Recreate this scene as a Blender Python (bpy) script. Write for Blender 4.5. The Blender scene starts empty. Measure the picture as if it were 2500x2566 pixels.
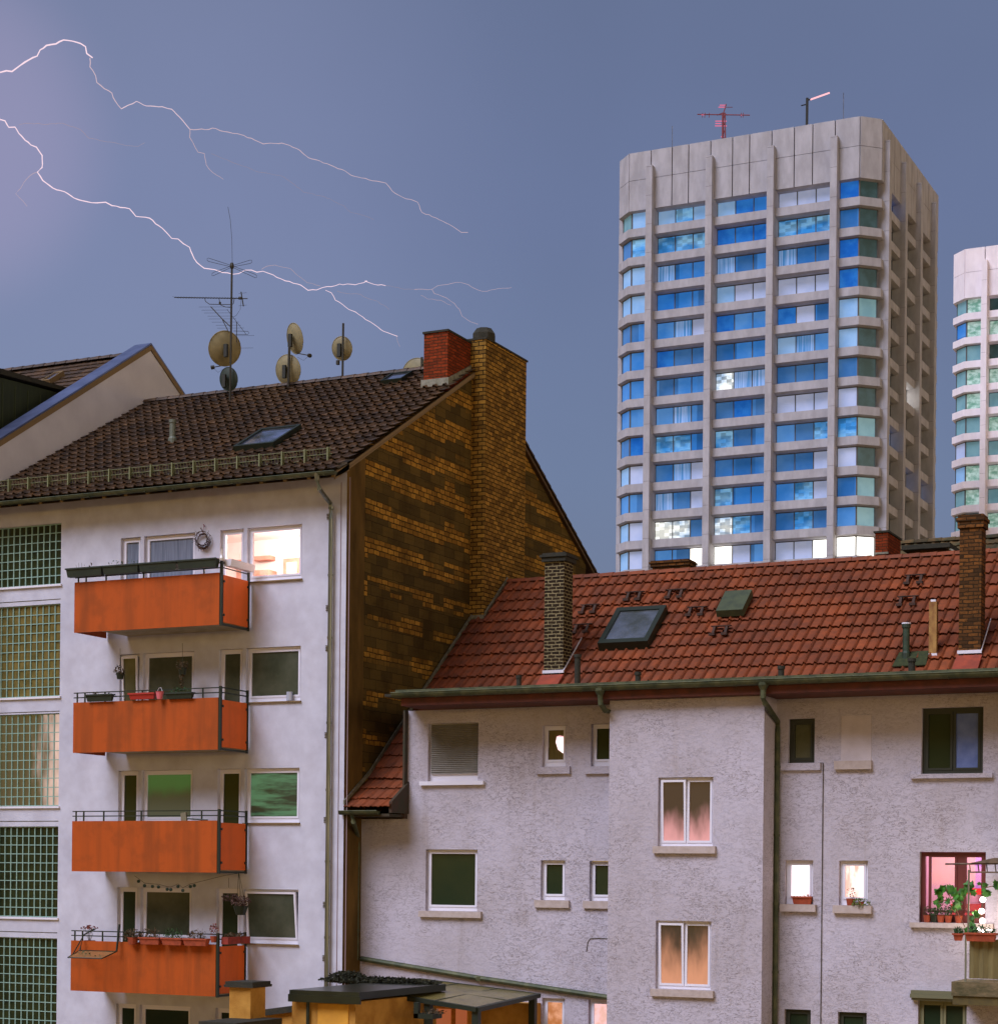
import bpy, math, random
from mathutils import Vector, Matrix
random.seed(7)
scene = bpy.context.scene
col = scene.collection

# ------------------------------------------------------------------ camera
TH = math.radians(25.7); FL = 4900.0; ROLL = 0.01; PX0, PY0 = 1250.0, 2200.0; EYE = 7.0
FW = Vector((-math.sin(TH), math.cos(TH), 0)); RT = Vector((math.cos(TH), math.sin(TH), 0)); UP = Vector((0, 0, 1))
cam_d = bpy.data.cameras.new('camera'); cam = bpy.data.objects.new('camera', cam_d); col.objects.link(cam)
xc = math.cos(ROLL) * RT + math.sin(ROLL) * UP; yc = -math.sin(ROLL) * RT + math.cos(ROLL) * UP
cam.matrix_world = Matrix(((xc.x, yc.x, -FW.x, 0), (xc.y, yc.y, -FW.y, 0), (xc.z, yc.z, -FW.z, EYE), (0, 0, 0, 1)))
cam_d.sensor_fit = 'HORIZONTAL'; cam_d.sensor_width = 36; cam_d.lens = 36 * FL / 2500
cam_d.shift_y = (PY0 - 1283) / 2500; cam_d.clip_start = 0.5; cam_d.clip_end = 12000
scene.camera = cam
scene.view_settings.view_transform = 'Standard'; scene.view_settings.look = 'None'
scene.view_settings.exposure = 0.0; scene.view_settings.gamma = 1

def S(r, g, b):
    f = lambda c: (c / 255 / 12.92) if c / 255 <= .04045 else ((c / 255 + .055) / 1.055) ** 2.4
    return (f(r), f(g), f(b), 1)
def ray(px, py):
    a = (px - PX0) / FL; b = -(py - PY0) / FL
    a0 = a * math.cos(ROLL) - b * math.sin(ROLL); b0 = a * math.sin(ROLL) + b * math.cos(ROLL)
    return FW + a0 * RT + b0 * UP
EY = Vector((0, 0, EYE))
def PY(px, py, Y): r = ray(px, py); return EY + r * (Y / r.y)      # point of a plane y = Y
def PX(px, py, X): r = ray(px, py); return EY + r * (X / r.x)      # point of a plane x = X
def PZ(px, py, Z): r = ray(px, py); return EY + r * ((Z - EYE) / r.z)
def PR(px, py, yr, zr, m):                                          # point of a roof slope
    r = ray(px, py); return EY + r * ((zr - m * yr - EYE) / (r.z - m * r.y))

# ------------------------------------------------------------------ world: stormy night sky with lightning behind cloud
w = bpy.data.worlds.new('World'); scene.world = w; w.use_nodes = True
nt = w.node_tree; nt.nodes.clear(); N = nt.nodes.new; L = nt.links.new
wo = N('ShaderNodeOutputWorld'); bg = N('ShaderNodeBackground'); L(bg.outputs[0], wo.inputs[0])
tc = N('ShaderNodeTexCoord'); sep = N('ShaderNodeSeparateXYZ'); L(tc.outputs['Generated'], sep.inputs[0])
r1 = N('ShaderNodeValToRGB'); L(sep.outputs['Z'], r1.inputs[0])
cr = r1.color_ramp
cr.elements[0].position = 0.0; cr.elements[0].color = (2.6, 1.45, 0.06, 1)
cr.elements[1].position = 0.075; cr.elements[1].color = (1.0, .6, .05, 1)  # warm horizon band hidden by the houses, added to warm the shadows
for p, c in ((0.115, S(112, 124, 150)), (0.20, S(110, 126, 158)), (0.32, S(106, 120, 156)), (0.45, S(102, 115, 148)), (1.0, S(96, 108, 140))):
    e = cr.elements.new(p); e.color = c
def glow(d, p0, p1, c, s):
    d = Vector(d).normalized()
    dot = N('ShaderNodeVectorMath'); dot.operation = 'DOT_PRODUCT'; L(tc.outputs['Generated'], dot.inputs[0]); dot.inputs[1].default_value = d
    mr = N('ShaderNodeMapRange'); mr.interpolation_type = 'SMOOTHERSTEP'; L(dot.outputs['Value'], mr.inputs[0]); mr.inputs[1].default_value = p0; mr.inputs[2].default_value = p1
    mr.inputs[3].default_value = 0; mr.inputs[4].default_value = s
    vm = N('ShaderNodeVectorMath'); vm.operation = 'SCALE'; vm.inputs[0].default_value = c[:3]; L(mr.outputs[0], vm.inputs['Scale']); return vm.outputs[0]
def addv(a, b):
    v = N('ShaderNodeVectorMath'); v.operation = 'ADD'; L(a, v.inputs[0]); L(b, v.inputs[1]); return v.outputs[0]
nz = N('ShaderNodeTexNoise'); nz.inputs['Scale'].default_value = 3.2; nz.inputs['Detail'].default_value = 5; L(tc.outputs['Generated'], nz.inputs['Vector'])
nm = N('ShaderNodeMapRange'); L(nz.outputs[0], nm.inputs[0]); nm.inputs[1].default_value = .3; nm.inputs[2].default_value = .7; nm.inputs[3].default_value = .93; nm.inputs[4].default_value = 1.07
sc = N('ShaderNodeVectorMath'); sc.operation = 'SCALE'; L(r1.outputs[0], sc.inputs[0]); L(nm.outputs[0], sc.inputs['Scale'])
# unseen sky overhead and behind the camera dimmed, deepening and warming the shadows
dt = N('ShaderNodeVectorMath'); dt.operation = 'DOT_PRODUCT'; L(tc.outputs['Generated'], dt.inputs[0]); dt.inputs[1].default_value = FW
fa = N('ShaderNodeMapRange'); fa.interpolation_type = 'SMOOTHSTEP'; L(dt.outputs['Value'], fa.inputs[0])
for i_, q_ in enumerate((-.1, .6, .24, 1.0)): fa.inputs[i_ + 1].default_value = q_
fb = N('ShaderNodeMapRange'); L(sep.outputs['Z'], fb.inputs[0])
for i_, q_ in enumerate((.07, .12, 1.0, 0.0)): fb.inputs[i_ + 1].default_value = q_
fm = N('ShaderNodeMath'); fm.operation = 'MAXIMUM'; L(fa.outputs[0], fm.inputs[0]); L(fb.outputs[0], fm.inputs[1])
s2 = N('ShaderNodeVectorMath'); s2.operation = 'SCALE'; L(sc.outputs[0], s2.inputs[0]); L(fm.outputs[0], s2.inputs['Scale'])
v = addv(s2.outputs[0], glow(ray(-300, 500), .94, 1.0, (1.0, .92, 1.25), .05))
v = addv(v, glow(ray(-160, 330), .9955, 1.0, (1.4, .8, 1.0), .06))
# added pale glow low on the right, out of view, brightening right-facing walls
dx_ = N('ShaderNodeVectorMath'); dx_.operation = 'DOT_PRODUCT'; L(tc.outputs['Generated'], dx_.inputs[0]); dx_.inputs[1].default_value = Vector((1, -.25, 0)).normalized()
ga = N('ShaderNodeMapRange'); ga.interpolation_type = 'SMOOTHSTEP'; L(dx_.outputs['Value'], ga.inputs[0])
for i_, q_ in enumerate((.45, 1.0, 0., 1.)): ga.inputs[i_ + 1].default_value = q_
gb = N('ShaderNodeMapRange'); gb.interpolation_type = 'SMOOTHSTEP'; L(sep.outputs['Z'], gb.inputs[0])
for i_, q_ in enumerate((.02, .42, 1., 0.)): gb.inputs[i_ + 1].default_value = q_
gm = N('ShaderNodeMath'); gm.operation = 'MULTIPLY'; L(ga.outputs[0], gm.inputs[0]); L(gb.outputs[0], gm.inputs[1])
gv = N('ShaderNodeVectorMath'); gv.operation = 'SCALE'; gv.inputs[0].default_value = (2.2, 1.85, 1.6); L(gm.outputs[0], gv.inputs['Scale']); v = addv(v, gv.outputs[0])
L(v, bg.inputs[0]); bg.inputs[1].default_value = 1.0

sun_d = bpy.data.lights.new('sun', 'SUN'); sun = bpy.data.objects.new('sun', sun_d); col.objects.link(sun)
sun_d.energy = 4.0; sun_d.angle = math.radians(36); sun_d.color = (.78, .80, 1.0)
sun.rotation_euler = Vector((.34, .80, -1.0)).to_track_quat('-Z', 'Y').to_euler(); sun.location = (-20, -20, 60)

# ------------------------------------------------------------------ materials
MC = {}
def M(name, c, rough=.85, c2=None, ns=6., nstretch=(1, 1, 1), bump=0., bs=60., metal=0., em=None, es=0., spec=.5, ramp=(.35, .65), var=None, coat=0.):
    if name in MC: return MC[name]
    m = bpy.data.materials.new(name); m.use_nodes = True; t = m.node_tree; n = t.nodes; l = t.links
    b = n['Principled BSDF']; b.inputs['Base Color'].default_value = c; b.inputs['Roughness'].default_value = rough
    b.inputs['Metallic'].default_value = metal; b.inputs['Specular IOR Level'].default_value = spec
    if em: b.inputs['Emission Color'].default_value = em; b.inputs['Emission Strength'].default_value = es
    g = n.new('ShaderNodeNewGeometry')
    mp = n.new('ShaderNodeMapping'); mp.inputs['Scale'].default_value = nstretch; l.new(g.outputs['Position'], mp.inputs['Vector'])
    cur = None
    if c2:
        z = n.new('ShaderNodeTexNoise'); z.inputs['Scale'].default_value = ns; z.inputs['Detail'].default_value = 6; z.inputs['Roughness'].default_value = .6; l.new(mp.outputs[0], z.inputs['Vector'])
        rp = n.new('ShaderNodeValToRGB'); rp.color_ramp.elements[0].position = ramp[0]; rp.color_ramp.elements[1].position = ramp[1]
        rp.color_ramp.elements[0].color = c; rp.color_ramp.elements[1].color = c2; l.new(z.outputs[0], rp.inputs[0]); cur = rp.outputs[0]
    if var:                                                          # per-tile tone stored on the faces
        at = n.new('ShaderNodeAttribute'); at.attribute_name = 'tone'
        mr = n.new('ShaderNodeMapRange'); l.new(at.outputs['Fac'], mr.inputs[0]); mr.inputs[3].default_value = var[0]; mr.inputs[4].default_value = var[1]
        vm = n.new('ShaderNodeVectorMath'); vm.operation = 'SCALE'; l.new(mr.outputs[0], vm.inputs['Scale'])
        bz_ = n.new('ShaderNodeTexNoise'); bz_.inputs['Scale'].default_value = .9; bz_.inputs['Detail'].default_value = 6; l.new(g.outputs['Position'], bz_.inputs['Vector'])   # moss and soot in patches
        bm_ = n.new('ShaderNodeMapRange'); l.new(bz_.outputs[0], bm_.inputs[0])
        for i_, q_ in enumerate((.36, .64, .74, 1.06)): bm_.inputs[i_ + 1].default_value = q_
        mm_ = n.new('ShaderNodeMath'); mm_.operation = 'MULTIPLY'; l.new(mr.outputs[0], mm_.inputs[0]); l.new(bm_.outputs[0], mm_.inputs[1]); l.new(mm_.outputs[0], vm.inputs['Scale'])
        if cur: l.new(cur, vm.inputs[0])
        else: vm.inputs[0].default_value = c[:3]
        cur = vm.outputs[0]
    if cur: l.new(cur, b.inputs['Base Color'])
    if bump:
        z2 = n.new('ShaderNodeTexNoise'); z2.inputs['Scale'].default_value = bs; z2.inputs['Detail'].default_value = 4; l.new(g.outputs['Position'], z2.inputs['Vector'])
        bp = n.new('ShaderNodeBump'); bp.inputs['Strength'].default_value = bump; bp.inputs['Distance'].default_value = .02
        l.new(z2.outputs[0], bp.inputs['Height']); l.new(bp.outputs[0], b.inputs['Normal'])
    MC[name] = m; return m

def math_n(t, op, a, b=None):
    x = t.nodes.new('ShaderNodeMath'); x.operation = op
    for i, q in enumerate((a, b)):
        if q is None: continue
        if isinstance(q, (int, float)): x.inputs[i].default_value = q
        else: t.links.new(q, x.inputs[i])
    return x.outputs[0]
def mixc(t, f, a, b):
    x = t.nodes.new('ShaderNodeMix'); x.data_type = 'RGBA'
    for s, q in ((x.inputs[0], f), (x.inputs[6], a), (x.inputs[7], b)):
        if isinstance(q, (int, float, tuple)): s.default_value = q
        else: t.links.new(q, s)
    return x.outputs[2]
def noise(t, v, scale, det=5, rough=.6, dist=0):
    z = t.nodes.new('ShaderNodeTexNoise'); z.inputs['Scale'].default_value = scale; z.inputs['Detail'].default_value = det
    z.inputs['Roughness'].default_value = rough; z.inputs['Distortion'].default_value = dist; t.links.new(v, z.inputs['Vector']); return z.outputs[0]
def mapped(t, sc):
    g = t.nodes.new('ShaderNodeNewGeometry'); mp = t.nodes.new('ShaderNodeMapping'); mp.inputs['Scale'].default_value = sc
    t.links.new(g.outputs['Position'], mp.inputs['Vector']); return mp.outputs[0]
def sm(t, x, a, b, c=0., d=1.):
    r = t.nodes.new('ShaderNodeMapRange'); r.interpolation_type = 'SMOOTHSTEP'; t.links.new(x, r.inputs[0])
    for i, q in enumerate((a, b, c, d)): r.inputs[i + 1].default_value = q
    return r.outputs[0]

def plaster_rough(name, c, dirt, amount=1.):
    m = bpy.data.materials.new(name); m.use_nodes = True; t = m.node_tree; b = t.nodes['Principled BSDF']; b.inputs['Roughness'].default_value = .95; b.inputs['Specular IOR Level'].default_value = .15
    p = mapped(t, (1, 1, 2.6)); q = mapped(t, (1, 1, 1))
    n1 = noise(t, p, 5.5, 7, .68, .8); crack = math_n(t, 'ABSOLUTE', math_n(t, 'SUBTRACT', n1, .5)); crack = sm(t, crack, 0, .015, 1, 0)
    n2 = noise(t, q, 1.1, 4); mask = sm(t, n2, .38, .6, .12, 1)
    n3 = noise(t, p, 26, 6, .8); fleck = sm(t, n3, .56, .68)
    n4 = noise(t, q, .5, 4); big = sm(t, n4, .35, .7)
    run = sm(t, noise(t, mapped(t, (3.2, 3.2, .22)), 1, 5), .52, .72); run = math_n(t, 'MULTIPLY', run, big)   # rain runs
    c1 = mixc(t, math_n(t, 'ADD', math_n(t, 'MULTIPLY', big, .22 * amount), math_n(t, 'MULTIPLY', run, .25 * amount)), c, dirt)
    c2 = mixc(t, math_n(t, 'MULTIPLY', math_n(t, 'MULTIPLY', crack, mask), .95 * amount), c1, (dirt[0] * .35, dirt[1] * .3, dirt[2] * .25, 1))
    c3 = mixc(t, math_n(t, 'MULTIPLY', fleck, .65 * amount), c2, dirt)
    t.links.new(c3, b.inputs['Base Color'])
    bp = t.nodes.new('ShaderNodeBump'); bp.inputs['Strength'].default_value = .5; bp.inputs['Distance'].default_value = .02
    hh = math_n(t, 'SUBTRACT', math_n(t, 'ADD', noise(t, q, 34, 4), n3), math_n(t, 'MULTIPLY', crack, .6)); t.links.new(hh, bp.inputs['Height']); t.links.new(bp.outputs[0], b.inputs['Normal'])
    return m
def brick(name, ca, cb, mortar, bw=.25, bh=.085, msize=.012, bands=False, dark=None, offs=.5):
    m = bpy.data.materials.new(name); m.use_nodes = True; t = m.node_tree; b = t.nodes['Principled BSDF']; b.inputs['Roughness'].default_value = .95; b.inputs['Specular IOR Level'].default_value = .1
    g = t.nodes.new('ShaderNodeNewGeometry'); s = t.nodes.new('ShaderNodeSeparateXYZ'); t.links.new(g.outputs['Position'], s.inputs[0])
    u = math_n(t, 'ADD', s.outputs[0], s.outputs[1])
    wob = noise(t, g.outputs['Position'], 9, 3)
    u = math_n(t, 'ADD', u, math_n(t, 'MULTIPLY', math_n(t, 'SUBTRACT', wob, .5), .06))
    zz = math_n(t, 'ADD', s.outputs[2], math_n(t, 'MULTIPLY', math_n(t, 'SUBTRACT', noise(t, g.outputs['Position'], 6, 3), .5), .05))
    cmb = t.nodes.new('ShaderNodeCombineXYZ'); t.links.new(u, cmb.inputs[0]); t.links.new(zz, cmb.inputs[1])
    def bt(w_, h_, c1, c2, mo, ms):
        k = t.nodes.new('ShaderNodeTexBrick'); k.offset = offs; k.inputs['Scale'].default_value = 1; k.inputs['Brick Width'].default_value = w_; k.inputs['Row Height'].default_value = h_
        k.inputs['Mortar Size'].default_value = ms; k.inputs['Mortar Smooth'].default_value = .3; k.inputs['Color1'].default_value = c1; k.inputs['Color2'].default_value = c2; k.inputs['Mortar'].default_value = mo
        t.links.new(cmb.outputs[0], k.inputs['Vector']); return k
    k = bt(bw, bh, ca, cb, mortar, msize); out = k.outputs['Color']; hgt = math_n(t, 'SUBTRACT', 1., k.outputs['Fac'])
    n1 = noise(t, g.outputs['Position'], 14, 5); out = mixc(t, sm(t, n1, .45, .7, 0, .55), out, dark or mortar)
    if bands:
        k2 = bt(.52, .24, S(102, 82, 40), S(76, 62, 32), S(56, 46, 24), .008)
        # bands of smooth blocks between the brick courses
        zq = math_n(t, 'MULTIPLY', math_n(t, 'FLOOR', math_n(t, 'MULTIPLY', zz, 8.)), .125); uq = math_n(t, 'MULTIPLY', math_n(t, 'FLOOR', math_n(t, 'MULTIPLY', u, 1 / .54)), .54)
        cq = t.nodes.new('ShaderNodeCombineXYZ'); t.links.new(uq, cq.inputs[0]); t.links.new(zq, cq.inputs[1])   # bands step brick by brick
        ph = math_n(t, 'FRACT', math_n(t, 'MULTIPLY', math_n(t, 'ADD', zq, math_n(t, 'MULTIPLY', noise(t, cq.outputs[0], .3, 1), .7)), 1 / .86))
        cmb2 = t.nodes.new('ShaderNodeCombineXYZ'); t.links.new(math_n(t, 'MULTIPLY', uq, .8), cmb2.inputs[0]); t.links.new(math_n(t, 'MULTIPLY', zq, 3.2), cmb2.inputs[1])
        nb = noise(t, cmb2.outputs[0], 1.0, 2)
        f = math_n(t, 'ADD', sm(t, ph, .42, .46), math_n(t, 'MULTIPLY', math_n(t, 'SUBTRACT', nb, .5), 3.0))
        low = sm(t, s.outputs[2], 11.5, 17.0, .65, 0)                # lower down the dark blocks take over, also painting in the weaker light
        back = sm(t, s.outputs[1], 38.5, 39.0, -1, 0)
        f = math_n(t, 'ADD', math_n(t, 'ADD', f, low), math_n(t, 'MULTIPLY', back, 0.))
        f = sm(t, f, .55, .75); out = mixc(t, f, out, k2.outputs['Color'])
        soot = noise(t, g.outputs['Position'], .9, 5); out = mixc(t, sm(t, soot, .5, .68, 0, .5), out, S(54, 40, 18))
    t.links.new(out, b.inputs['Base Color'])
    bp = t.nodes.new('ShaderNodeBump'); bp.inputs['Strength'].default_value = .8; bp.inputs['Distance'].default_value = .02
    t.links.new(math_n(t, 'ADD', hgt, math_n(t, 'MULTIPLY', n1, .8)), bp.inputs['Height']); t.links.new(bp.outputs[0], b.inputs['Normal'])
    return m
def streaked(name, c, c2, rough=.6, sc=(3.2, 3.2, .25), amt=.4):          # rain streaks running down a panel
    m = bpy.data.materials.new(name); m.use_nodes = True; t = m.node_tree; b = t.nodes['Principled BSDF']; b.inputs['Roughness'].default_value = rough; b.inputs['Specular IOR Level'].default_value = .2
    f = sm(t, noise(t, mapped(t, sc), 1, 5), .4, .7, 0, amt); f2 = sm(t, noise(t, mapped(t, (1, 1, 1)), 2.2, 5), .45, .7, 0, amt * .7)
    t.links.new(mixc(t, f2, mixc(t, f, c, c2), c2), b.inputs['Base Color']); return m
def lit(name, c, s, c2=None, ns=2., nstr=(1, 1, 1), axis=None, lo=0, hi=1):
    m = bpy.data.materials.new(name); m.use_nodes = True; t = m.node_tree; b = t.nodes['Principled BSDF']; b.inputs['Base Color'].default_value = (.02, .02, .02, 1); b.inputs['Roughness'].default_value = .3
    b.inputs['Emission Strength'].default_value = s; b.inputs['Emission Color'].default_value = c
    if c2:
        if axis is None: f = sm(t, noise(t, mapped(t, nstr), ns, 4), .4, .62)
        else:
            g = t.nodes.new('ShaderNodeNewGeometry'); sp = t.nodes.new('ShaderNodeSeparateXYZ'); t.links.new(g.outputs['Position'], sp.inputs[0]); wv = math_n(t, 'MULTIPLY', math_n(t, 'SUBTRACT', noise(t, mapped(t, (2.2, 1, .8)), 1.3, 3), .5), (hi - lo) * 1.1); f = sm(t, math_n(t, 'ADD', sp.outputs[axis], wv), lo, hi)
        t.links.new(mixc(t, f, c, c2), b.inputs['Emission Color'])
    return m

wall_white = M('white_render', (.60, .60, .67, 1), .92, (.51, .50, .56, 1), 2.2, bump=.35, bs=90, spec=.15)
trim_white = M('white_trim', (.74, .72, .78, 1), .5, bump=0)
strip_plaster = M('brown_render', S(112, 86, 44), .95, S(80, 62, 32), 2., (1, 1, .3), .4, 50, spec=.1)
plaster = plaster_rough('rough_plaster', (.55, .51, .57, 1), S(132, 112, 84))
orange = streaked('orange_panel', (.44, .082, .010, 1), (.25, .056, .010, 1), amt=.75)
dark_metal = M('dark_green_metal', S(34, 42, 28), .5, metal=.2)
gutter_m = M('weathered_gutter', S(92, 94, 62), .6, S(58, 66, 44), 5., metal=.3)
zinc = M('zinc_metal', S(150, 160, 185), .35, S(115, 125, 145), 4., (1, 1, .4), metal=.8)
lead = M('flashing_metal', S(142, 138, 120), .6, S(100, 98, 76), 8., metal=.3)
dark_tile = M('brown_roof_tile', S(96, 68, 38), .6, S(62, 46, 28), 5., bump=.4, bs=30, var=(.55, 1.3))
red_tile = M('red_roof_tile', S(140, 66, 22), .75, S(112, 54, 18), 3.5, bump=.5, bs=30, var=(.82, 1.14))
old_tile = M('mossy_roof_tile', S(104, 78, 42), .9, S(62, 62, 34), 5., var=(.6, 1.4))
soffit = M('brown_fascia', S(104, 50, 34), .8, S(76, 40, 28), 4.)
soffit_l = M('eave_board', S(128, 106, 72), .8)
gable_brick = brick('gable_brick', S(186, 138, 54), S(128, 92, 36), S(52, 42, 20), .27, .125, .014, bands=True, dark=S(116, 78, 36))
stack_brick = brick('stack_brick', S(178, 134, 56), S(108, 80, 34), S(48, 38, 20), .25, .105, .014, dark=S(108, 74, 36))
red_brick = brick('red_chimney_brick', S(150, 62, 30), S(104, 44, 24), S(70, 46, 28), .22, .075, .01, dark=S(90, 44, 26))
slim_brick = brick('dark_engineering_brick', S(58, 46, 32), S(42, 34, 26), S(152, 138, 100), .2, .08, .012, dark=S(46, 38, 26))
old_brick = brick('sooty_chimney_brick', S(128, 82, 40), S(66, 46, 28), S(58, 44, 28), .22, .08, .012, dark=S(50, 38, 24))
sill_brick = M('sill_brick', (.50, .42, .38, 1), .9, (.42, .34, .29, 1), 9.)
dark_cap = M('dark_cap', S(52, 48, 34), .9, S(40, 40, 28), 9., bump=.6, bs=30)
dark_glass = M('dark_window_glass', S(88, 90, 74), .1, S(58, 64, 48), 1.0, spec=.15)
dark_glass2 = M('green_dark_glass', S(34, 48, 32), .1, S(46, 54, 34), 1.0, spec=.1)
curtain = M('curtained_glass', S(128, 136, 152), .5, S(96, 104, 120), 3., (6, 6, .3), spec=.3)
shutter = M('roller_shutter', S(132, 128, 118), .6, S(118, 112, 98), 3.)
green_m = M('green_leaf', S(50, 88, 36), .7, S(30, 60, 26), 20.)
dry_m = M('dry_leaf', S(96, 74, 46), .9, S(60, 52, 34), 20.)
red_leaf = M('red_leaf', S(140, 66, 52), .9, S(100, 52, 40), 20.)
moss = M('moss', S(56, 62, 26), .95, S(38, 46, 20), 12.)
terracotta = M('terracotta', S(172, 78, 44), .85, S(140, 62, 36), 9.)
red_plastic = M('red_plastic', S(170, 44, 34), .5)
pink_plastic = M('pink_plastic', S(220, 110, 120), .5)
green_plastic = M('dark_green_plastic', S(36, 46, 28), .6, S(26, 36, 22), 6.)
yellow_wall = M('ochre_render', S(196, 146, 70), .95, S(168, 118, 52), 2.5, bump=.4, bs=60, spec=.1)
concrete = M('tower_concrete', (.45, .44, .47, 1), .92, (.35, .34, .36, 1), 1.1, (1, 1, .35), .3, 12, spec=.15)
concrete_w = M('pale_tower_concrete', (.92, .84, .86, 1), .92, (.82, .74, .76, 1), 1.1, (1, 1, .35), .3, 12, spec=.15)
joint_m = M('dark_joint', S(70, 62, 44), .95)
steel = M('galvanised_steel', S(130, 130, 110), .5, metal=.6)
mast_m = M('mast_metal', S(52, 48, 36), .6, metal=.3)
dish_m = M('beige_dish', S(150, 138, 100), .6, S(128, 118, 84), 5.)
dish_dark = M('dark_dish', S(46, 56, 44), .6)

# ------------------------------------------------------------------ mesh helpers
OFF = {}
class MB:
    def __init__(s): s.v = []; s.f = []; s.m = []; s.t = []
    def quad(s, a, b, c, d, mi=0, tone=.5):
        i = len(s.v); s.v += [Vector(a), Vector(b), Vector(c), Vector(d)]; s.f.append((i, i + 1, i + 2, i + 3)); s.m.append(mi); s.t.append(tone)
    def poly(s, pts, mi=0):
        i = len(s.v); s.v += [Vector(p) for p in pts]; s.f.append(tuple(range(i, i + len(pts)))); s.m.append(mi); s.t.append(.5)
    def box(s, x0, x1, y0, y1, z0, z1, mi=0):
        i = len(s.v)
        s.v += [Vector(p) for p in ((x0, y0, z0), (x1, y0, z0), (x1, y1, z0), (x0, y1, z0), (x0, y0, z1), (x1, y0, z1), (x1, y1, z1), (x0, y1, z1))]
        for f in ((0, 3, 2, 1), (4, 5, 6, 7), (0, 1, 5, 4), (1, 2, 6, 5), (2, 3, 7, 6), (3, 0, 4, 7)): s.f.append(tuple(i + k for k in f)); s.m.append(mi); s.t.append(.5)
        return s
    def prism(s, pts, d, mi=0):                                      # polygon pts pushed along the vector d
        n = len(pts); i = len(s.v); d = Vector(d); s.v += [Vector(p) for p in pts] + [Vector(p) + d for p in pts]
        s.f.append(tuple(range(i + n - 1, i - 1, -1))); s.f.append(tuple(range(i + n, i + 2 * n))); s.m += [mi, mi]; s.t += [.5, .5]
        for k in range(n): q = (k + 1) % n; s.f.append((i + k, i + q, i + n + q, i + n + k)); s.m.append(mi); s.t.append(.5)
        return s
    def tube(s, pts, r, n=6, mi=0, closed=False):
        pts = [Vector(p) for p in pts]; R = r if isinstance(r, (list, tuple)) else [r] * len(pts); base = len(s.v); m = len(pts)
        for k, p in enumerate(pts):
            a = pts[max(k - 1, 0)] if not closed else pts[k - 1]; b = pts[min(k + 1, m - 1)] if not closed else pts[(k + 1) % m]
            d = (b - a).normalized(); h = Vector((0, 0, 1)) if abs(d.z) < .9 else Vector((1, 0, 0)); u = d.cross(h).normalized(); q = d.cross(u)
            for j in range(n): an = 2 * math.pi * j / n; s.v.append(p + (u * math.cos(an) + q * math.sin(an)) * R[k])
        for k in range(m if closed else m - 1):
            for j in range(n):
                a = base + k * n + j; b = base + k * n + (j + 1) % n; k2 = (k + 1) % m; c = base + k2 * n + (j + 1) % n; d = base + k2 * n + j
                s.f.append((a, b, c, d)); s.m.append(mi); s.t.append(.5)
        if not closed:
            s.f.append(tuple(base + j for j in range(n - 1, -1, -1))); s.f.append(tuple(base + (m - 1) * n + j for j in range(n))); s.m += [mi, mi]; s.t += [.5, .5]
        return s
    def lathe(s, c, axis, prof, n=20, mi=0):                         # prof: (radius, height along the axis)
        c = Vector(c); d = Vector(axis).normalized(); h = Vector((0, 0, 1)) if abs(d.z) < .9 else Vector((1, 0, 0)); u = d.cross(h).normalized(); q = u.cross(d); base = len(s.v)
        for (r, z) in prof:
            for j in range(n): an = 2 * math.pi * j / n; s.v.append(c + d * z + (u * math.cos(an) + q * math.sin(an)) * max(r, .0005))
        for k in range(len(prof) - 1):
            for j in range(n):
                a = base + k * n + j; b = base + k * n + (j + 1) % n; s.f.append((a, b, b + n, a + n)); s.m.append(mi); s.t.append(.5)
        return s
    def leaves(s, c, rad, n, size, mi=0):
        c = Vector(c)
        for _ in range(n):
            while True:
                o = Vector((random.uniform(-1, 1), random.uniform(-1, 1), random.uniform(-1, 1)))
                if o.length <= 1: break
            p = c + Vector((o.x * rad[0], o.y * rad[1], o.z * rad[2])); a = Vector((random.gauss(0, 1), random.gauss(0, 1), random.gauss(0, 1))).normalized()
            b = a.cross(Vector((random.gauss(0, 1), random.gauss(0, 1), random.gauss(0, 1)))).normalized(); z = size * random.uniform(.6, 1.4)
            s.poly([p - a * z, p - b * z * .5, p + a * z, p + b * z * .5], mi)
        return s
    def build(s, name, mats, parent=None, smooth=False, kind=None, label=None):
        if not isinstance(mats, (list, tuple)): mats = [mats]
        off = OFF.get(parent.name, Vector()) if parent else Vector()
        if not parent and s.v:
            mn = Vector((min(p.x for p in s.v), min(p.y for p in s.v), min(p.z for p in s.v))); mx = Vector((max(p.x for p in s.v), max(p.y for p in s.v), 0)); off = Vector(((mn.x + mx.x) / 2, (mn.y + mx.y) / 2, mn.z))
        me = bpy.data.meshes.new(name); me.from_pydata([p - off for p in s.v], [], s.f)
        for m in mats: me.materials.append(m)
        me.polygons.foreach_set('material_index', s.m)
        if any(t != .5 for t in s.t):
            a = me.attributes.new('tone', 'FLOAT', 'FACE'); a.data.foreach_set('value', s.t)
        if smooth: me.polygons.foreach_set('use_smooth', [True] * len(s.f))
        me.update(); o = bpy.data.objects.new(name, me); col.objects.link(o)
        if parent: o.parent = parent
        else: o.location = off
        OFF[o.name] = off
        if kind: o['kind'] = kind
        if label: o['label'] = label
        return o
def thing(name, loc, label, cat, group=None):
    o = bpy.data.objects.new(name, None); col.objects.link(o); o.location = loc; OFF[o.name] = Vector(loc); o.empty_display_size = .3
    o['label'] = label; o['category'] = cat
    if group: o['group'] = group
    return o
def tag(o, label, cat, group=None):
    o['label'] = label; o['category'] = cat
    if group: o['group'] = group
    return o

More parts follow.
